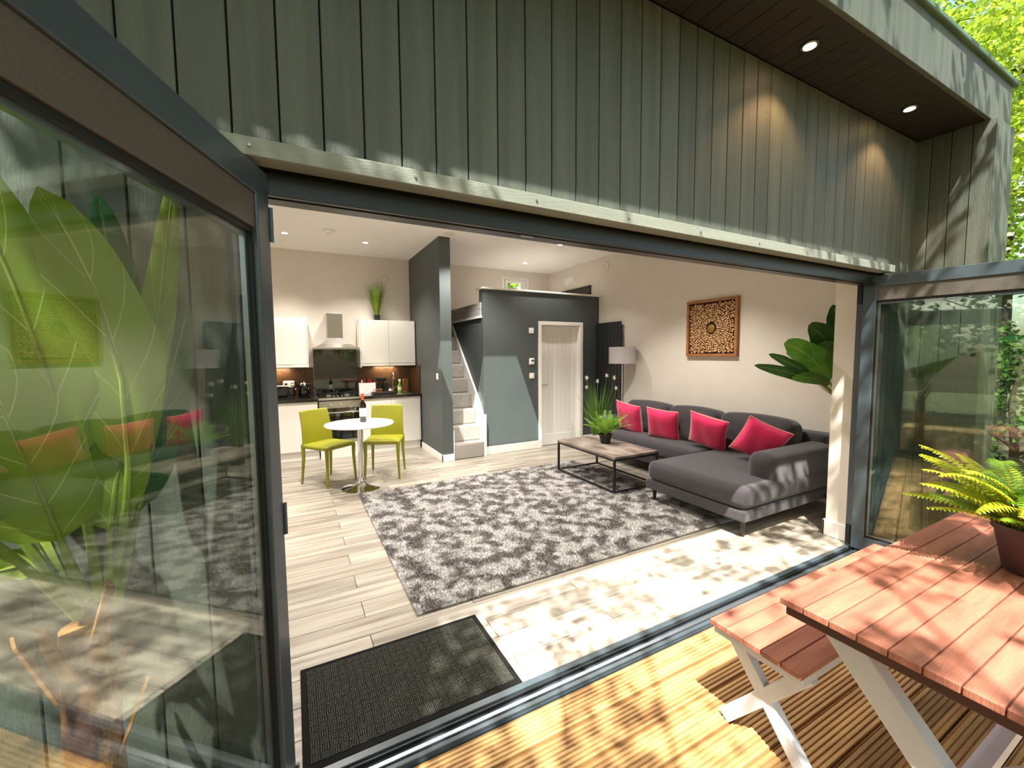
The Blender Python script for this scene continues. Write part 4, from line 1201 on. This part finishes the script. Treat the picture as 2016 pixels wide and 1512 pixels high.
# dark broad leaf plant beyond the right door stack
rp = thing('palm_plant', 'dark green broad leaved plant at the right end of the deck beyond the fern', 'plant', (5.05, .45, 0))
plain_pot(rp, .13, .17, .28, 'potout')
G().tube([(0, 0, .2), (0, 0, .7), (.02, .0, 1.0)], [.035, .03, .025], 10).build('trunk', 'bark', rp, smooth=True)
for i, (az, L, W, rs, dr_, m, rl, z) in enumerate([(PI, .6, .10, .9, .7, 'bananadark', .3, 1.0), (2.5, .6, .12, 1.6, .9, 'bananadark', .4, 1.0), (-2.6, .55, .12, 1.4, .8, 'bananadark', -.3, .98), (1.4, .6, .12, 1.5, .8, 'bananadark', .3, 1.0), (-1.5, .6, .12, 1.5, .8, 'banana', .3, 1.0), (0, .55, .12, 1.4, .8, 'bananadark', .3, 1.0), (-2.0, .5, .1, 3, .8, 'bananadark', .8, 1.0)]):
    put_leaf(rp, (0, 0, z), az, L, W, rs, dr_, m, seed=50 + i, stalk=.4, roll=rl)

# ================================================================= PICNIC TABLE AND BENCHES
TX0, TX1 = 1.33, 2.82
TY1 = .728
pt_ = thing('outdoor_table', 'terracotta brown slatted garden table with white crossed metal legs', 'table', ((TX0 + TX1) / 2, .355, 0))
cx, cy = (TX0 + TX1) / 2, .355
hw = (TX1 - TX0) / 2
bw = .0675; y = TY1; smb = None; n = 0
while n < 11:
    y -= bw; n += 1
    if smb is None:
        o = box(-hw, hw, 0, bw - .003, 0, .022).build('slat', 'tablebrown', pt_, bevel=.003); smb = o.data; o.location = (0, y - cy, .718)
    else:
        o = share('slat', smb, pt_, (0, y - cy, .718)); b_ = o.modifiers.new('bevel', 'BEVEL'); b_.width = .003; b_.segments = 2
g = G().box(-hw + .02, -hw + .06, -.36, .362, .682, .717).box(hw - .06, hw - .02, -.36, .362, .682, .717).box(-hw + .06, hw - .06, .335, .362, .682, .717).box(-hw + .06, hw - .06, -.36, -.33, .682, .717)
g.build('frame', 'tabledge', pt_, bevel=.003)
def xleg(parent, x, ya, yb, ztop, w, t):
    G().obox((x, ya, .005), (x, yb, ztop), t, w, up=(0, 1, 0)).build('leg', 'legwhite', parent, bevel=.004)
    G().obox((x + .001, yb, .005), (x + .001, ya, ztop), t, w, up=(0, 1, 0)).build('leg', 'legwhite', parent, bevel=.004)
for sx in (-1, 1):
    xleg(pt_, sx * (hw - .15), -.30, .30, .682, .085, .05)
G().obox((-hw + .14, 0, .335), (hw - .14, 0, .335), .04, .04).build('stretcher', 'legwhite', pt_)

def bench(label, yc, x0, x1):
    t = thing('garden_bench', label, 'bench', ((x0 + x1) / 2, yc, 0), group='matching garden benches')
    hb = (x1 - x0) / 2; m = None
    for k in range(5):
        yy = -.17 + k * .0685
        if m is None: o = box(-hb, hb, 0, .0655, 0, .022).build('slat', 'tablebrown', t, bevel=.003); m = o.data; o.location = (0, yy, .428)
        else:
            o = share('slat', m, t, (0, yy, .428)); b_ = o.modifiers.new('bevel', 'BEVEL'); b_.width = .003; b_.segments = 2
    G().box(-hb + .02, -hb + .055, -.165, .165, .392, .427).box(hb - .055, hb - .02, -.165, .165, .392, .427).box(-hb + .055, hb - .055, -.165, -.14, .392, .427).box(-hb + .055, hb - .055, .14, .165, .392, .427).build('frame', 'legwhite', t, bevel=.003)
    for sx in (-1, 1):
        x = sx * (hb - .105)
        G().obox((x, -.16, .005), (x, .145, .393), .038, .052, up=(0, 1, 0)).build('leg', 'legwhite', t, bevel=.003)
        G().obox((x + .001, .16, .005), (x + .001, -.145, .393), .038, .052, up=(0, 1, 0)).build('leg', 'legwhite', t, bevel=.003)
    return t
bench('slatted brown garden bench tucked between table and threshold', .875, 1.435, 2.80)

# fern on the table
of = thing('potted_fern', 'yellow green sword fern in brown plastic pot on the garden table', 'plant', (2.235, .385, .741))
plain_pot(of, .078, .108, .165, 'potout')
rnd = random.Random(9)
for i in range(84):
    az = i * 2.39996; L = rnd.uniform(.27, .40); rise = rnd.uniform(.8, 1.7)
    if i % 3 == 0: rise = rnd.uniform(2.0, 3.2); L *= .8
    if i % 5 == 1: rise = rnd.uniform(.45, .8)
    g, r = frond(L * (1 if rise < 1.2 else (.85 if rise < 1.9 else .62)), .042, rise, rise * rnd.uniform(.45, .8), 25, .62, .012, i + 100)
    o = g.build('frond', 'fern' if i % 3 else 'ferng', of); o.location = (.03 * math.cos(az), .03 * math.sin(az), .145); o.rotation_euler = (rnd.uniform(-.25, .25), 0, az)
    r.build('rachis', 'rachis', o)

# ================================================================= TREES
def leaves_mesh(name, C, size, m, parent, rg, flat=0.0):
    n = len(C)
    d = rg.normal(size=(n, 3)); d[:, 2] *= .6; d /= np.linalg.norm(d, axis=1)[:, None]
    q = rg.normal(size=(n, 3)); q[:, 2] *= .7; s = np.cross(d, q); s /= np.linalg.norm(s, axis=1)[:, None]
    L = (size * rg.uniform(.7, 1.3, n))[:, None]; w = L * .32
    V = np.zeros((n, 4, 3)); V[:, 0] = C - d * L * .5; V[:, 1] = C + s * w - d * L * .05; V[:, 2] = C + d * L * .5; V[:, 3] = C - s * w - d * L * .05
    return np_mesh(name, V, 4, m, parent)

def tree(label, loc, h, crown, n, size, m, seed, name='tree', tr=.14, spread=1.0):
    """crown: list of (dx,dy,z,r) blobs"""
    rg = np.random.default_rng(seed)
    t = thing(name, label, 'tree', loc)
    if tr:
        G().tube([(0, 0, -.2), (.05, .02, h * .3), (-.04, .05, h * .6), (0, 0, h * .9)], [tr, tr * .8, tr * .55, tr * .2], 10).build('trunk', 'treebark', t, smooth=True)
        for (dx, dy, z, r) in crown:
            zz = max(h * .25, z - r * .9)
            G().tube([(0, 0, zz), (dx * .5, dy * .5, (zz + z) / 2 + .1), (dx, dy, z)], [tr * .35, tr * .22, tr * .06], 6).build('branch', 'treebark', t, smooth=True)
    vol = np.array([c[3] ** 2 for c in crown]); vol = vol / vol.sum()
    cs = []
    for (dx, dy, z, r), f in zip(crown, vol):
        k = int(n * f)
        # twig clusters in the crown
        nc = max(6, k // 45)
        dd = rg.normal(size=(nc, 3)); dd /= np.linalg.norm(dd, axis=1)[:, None]
        cc = dd * (r * rg.uniform(.35, 1.0, nc) ** .6)[:, None]
        idx = rg.integers(0, nc, k)
        cs.append(cc[idx] + rg.normal(size=(k, 3)) * r * .13 * spread + np.array([dx, dy, z]))
    leaves_mesh('foliage', np.concatenate(cs), size, m, t, rg)
    return t

# beyond the fin, in view at the right
tree('tall light green tree beyond the right end of the building', (8.6, .9, -.17), 6.0, [(0, 0, 3.4, 1.1), (-.8, .5, 4.4, 1.1), (.6, -.8, 4.6, 1.2), (0, .6, 5.6, 1.2), (-.7, -.8, 2.6, .8), (-1.0, 1.2, 5.2, 1.0)], 15000, .085, 'foliage2', 31)
tree('darker tree behind the light green one beyond the building', (11.5, 2.6, -.17), 8.0, [(0, 0, 4.5, 1.7), (1, -1.4, 5.5, 1.6), (-1, 1.5, 6.5, 1.6), (0, -2.6, 4.0, 1.5), (0, 0, 7.5, 1.8)], 13000, .12, 'foliage', 32)
tree('dark twiggy shrub at the foot of the building corner', (7.4, 1.5, -.17), 1.8, [(0, 0, .6, .6), (.4, -.7, .8, .7), (-.3, .6, 1.0, .55), (.3, .4, 1.5, .5)], 5000, .08, 'foliaged', 33, name='shrub', tr=.05)
tree('yellow green shrub right of the dark twiggy shrub', (7.2, .2, -.17), 2.2, [(0, 0, .8, .8), (.3, -.6, 1.2, .7), (0, .5, 1.6, .6)], 5000, .09, 'foliage2', 34, name='shrub', tr=.05)
tree('green tree seen through the loft window', (4.6, 10.5, -.17), 4.5, [(0, 0, 2.2, 1.3), (.6, 0, 3.6, 1.3), (-1.0, .3, 3.2, 1.2)], 3500, .14, 'foliage2', 35)
# garden behind the viewer, seen in reflections
tree('garden tree behind the viewer, left of centre', (-3.5, -7.5, -.17), 6, [(0, 0, 2.6, 1.7), (-2.4, 0, 3, 1.7), (2.2, .2, 2.8, 1.7), (0, 0, 5, 1.8)], 4500, .2, 'foliage', 36)
tree('garden tree behind the viewer, right of centre', (3.5, -8.5, -.17), 6, [(0, 0, 2.6, 1.8), (-2.4, 0, 3, 1.7), (2.6, .2, 2.8, 1.8), (0, 0, 5, 1.8)], 4500, .2, 'foliage', 37)
tree('garden tree at far left of the deck', (-8.0, -1.5, -.17), 6, [(0, 0, 2.6, 1.7), (0, 2.4, 3, 1.7), (0, -2.6, 2.8, 1.8), (0, 0, 5, 1.8)], 6500, .2, 'foliaged', 38)

# shade tree: its crown hangs above the deck and dapples the sun
stree = thing('shade_tree', 'overhanging tree whose leaves dapple the deck and facade', 'tree', (-2.6, -4.2, -.17))
rg = np.random.default_rng(77)
def smooth(e0, e1, x):
    t = np.clip((x - e0) / (e1 - e0), 0, 1); return t * t * (3 - 2 * t)
def vnoise(x, y, sc, seed):
    r = np.random.default_rng(seed); T = r.uniform(0, 1, (64, 64))
    X = (x / sc) % 64; Yy = (y / sc) % 64
    i = np.floor(X).astype(int); j = np.floor(Yy).astype(int); fx = X - i; fy = Yy - j
    fx = fx * fx * (3 - 2 * fx); fy = fy * fy * (3 - 2 * fy); i2 = (i + 1) % 64; j2 = (j + 1) % 64
    return T[i % 64, j % 64] * (1 - fx) * (1 - fy) + T[i2, j % 64] * fx * (1 - fy) + T[i % 64, j2] * (1 - fx) * fy + T[i2, j2] * fx * fy
def cover(x, y):
    c = np.full(x.shape, .62)
    left = 1 - smooth(.55, 1.35, x + (y - 1.5) * -.15)
    c = c * (1 - left) + .965 * left
    o = smooth(1.45, 1.6, x) * (1 - smooth(2.9, 3.1, x)) * smooth(2.16, 2.22, y) * (1 - smooth(2.45, 2.6, y))
    c = c * (1 - o) + .06 * o
    o = (1 - smooth(-.1, .3, x)) * smooth(-.9, -.7, x) * smooth(1.3, 1.5, y) * (1 - smooth(2.2, 2.4, y))
    c = c * (1 - o) + .35 * o
    # open sky over the near deck corner
    o = smooth(1.15, 1.4, x) * (1 - smooth(1.9, 2.3, x)) * smooth(.7, .95, y) * (1 - smooth(1.45, 1.6, y))
    c = c * (1 - o) + .22 * o
    # shade across the back of the table
    o = smooth(2.35, 2.6, x) * (1 - smooth(3.4, 3.7, x)) * smooth(.55, .75, y) * (1 - smooth(1.05, 1.2, y))
    c = c * (1 - o) + .93 * o
    o = smooth(4.3, 4.8, x)
    c = c * (1 - o) + .62 * o
    # skylight stays clear
    return c
Ncand = 120000
gx = rg.uniform(-3.5, 7.2, Ncand); gy = rg.uniform(-3.0, 4.2, Ncand)
area = 10.7 * 7.2; Aleaf = .0021
cv = cover(gx, gy)
nz = .55 * vnoise(gx + 50, gy + 50, .28, 1) + .45 * vnoise(gx + 50, gy + 50, .10, 2)
mod = np.where(cv > .9, .6 + .8 * nz, np.clip((nz - .38) * 7, 0, 4))
dens = -np.log(1 - np.clip(cv, 0, .98)) * mod / Aleaf
keep = rg.uniform(0, 1, Ncand) < dens * area / Ncand
gx, gy = gx[keep], gy[keep]
Hh = rg.uniform(3.9, 6.4, len(gx))
Cc = np.stack([gx - Hh * .36, gy - Hh * .41, Hh], 1)
ok = (Cc[:, 1] < .95)
Cc = Cc[ok] - np.array([-2.6, -4.2, -.17])
leaves_mesh('foliage', Cc, .085, 'foliage', stree, rg)
G().tube([(0, 0, -.2), (.1, .1, 1.5), (.3, .4, 3.0), (.6, 1.0, 4.6)], [.2, .16, .13, .08], 12).build('trunk', 'treebark', stree, smooth=True)
rb = random.Random(4)
for k in range(7):
    a = -.35 + k * .22; L = 4.2 + rb.uniform(-.6, .9)
    p0 = Vector((.4, .6, 3.3 + .1 * k)); d = Vector((math.cos(a), math.sin(a) * .9 + .15, .28))
    pts = [p0 + d * L * t + Vector((0, .08 * math.sin(6 * t + k), .25 * math.sin(3 * t))) for t in (0, .2, .4, .6, .8, 1)]
    G().tube(pts, [.05, .035, .025, .016, .01, .004], 7).build('branch', 'treebark', stree, smooth=True)

# a low spray of leaves throwing crisp shadows beside the doormat
g = G()
sp0 = Vector((.12, .52, 2.72))
tw = [sp0 + Vector((-.9, -1.2, 1.5)), sp0 + Vector((-.35, -.5, .55)), sp0, sp0 + Vector((.10, .12, -.06)), sp0 + Vector((.2, .22, -.1))]
o = G().tube([p - Vector((-2.6, -4.2, -.17)) for p in tw], [.012, .008, .005, .003, .002], 6).build('twig', 'treebark', stree, smooth=True)
rb = random.Random(12); vs = []
for k in range(24):
    t = rb.uniform(.0, 1.0); base = sp0 + Vector((.2, .22, -.1)) * t + Vector((rb.uniform(-.12, .12), rb.uniform(-.12, .12), rb.uniform(-.05, .05)))
    a = rb.uniform(0, 2 * PI); d = Vector((math.cos(a), math.sin(a), rb.uniform(-.3, .2))).normalized() * rb.uniform(.05, .08)
    q = d.cross(Vector((0, 0, 1))).normalized() * d.length * .33
    pp = [base, base + d * .45 + q, base + d, base + d * .45 - q]
    g.add([p - Vector((-2.6, -4.2, -.17)) for p in pp], [(0, 1, 2, 3)])
g.build('twig_leaves', 'foliage', stree, kind='stuff')
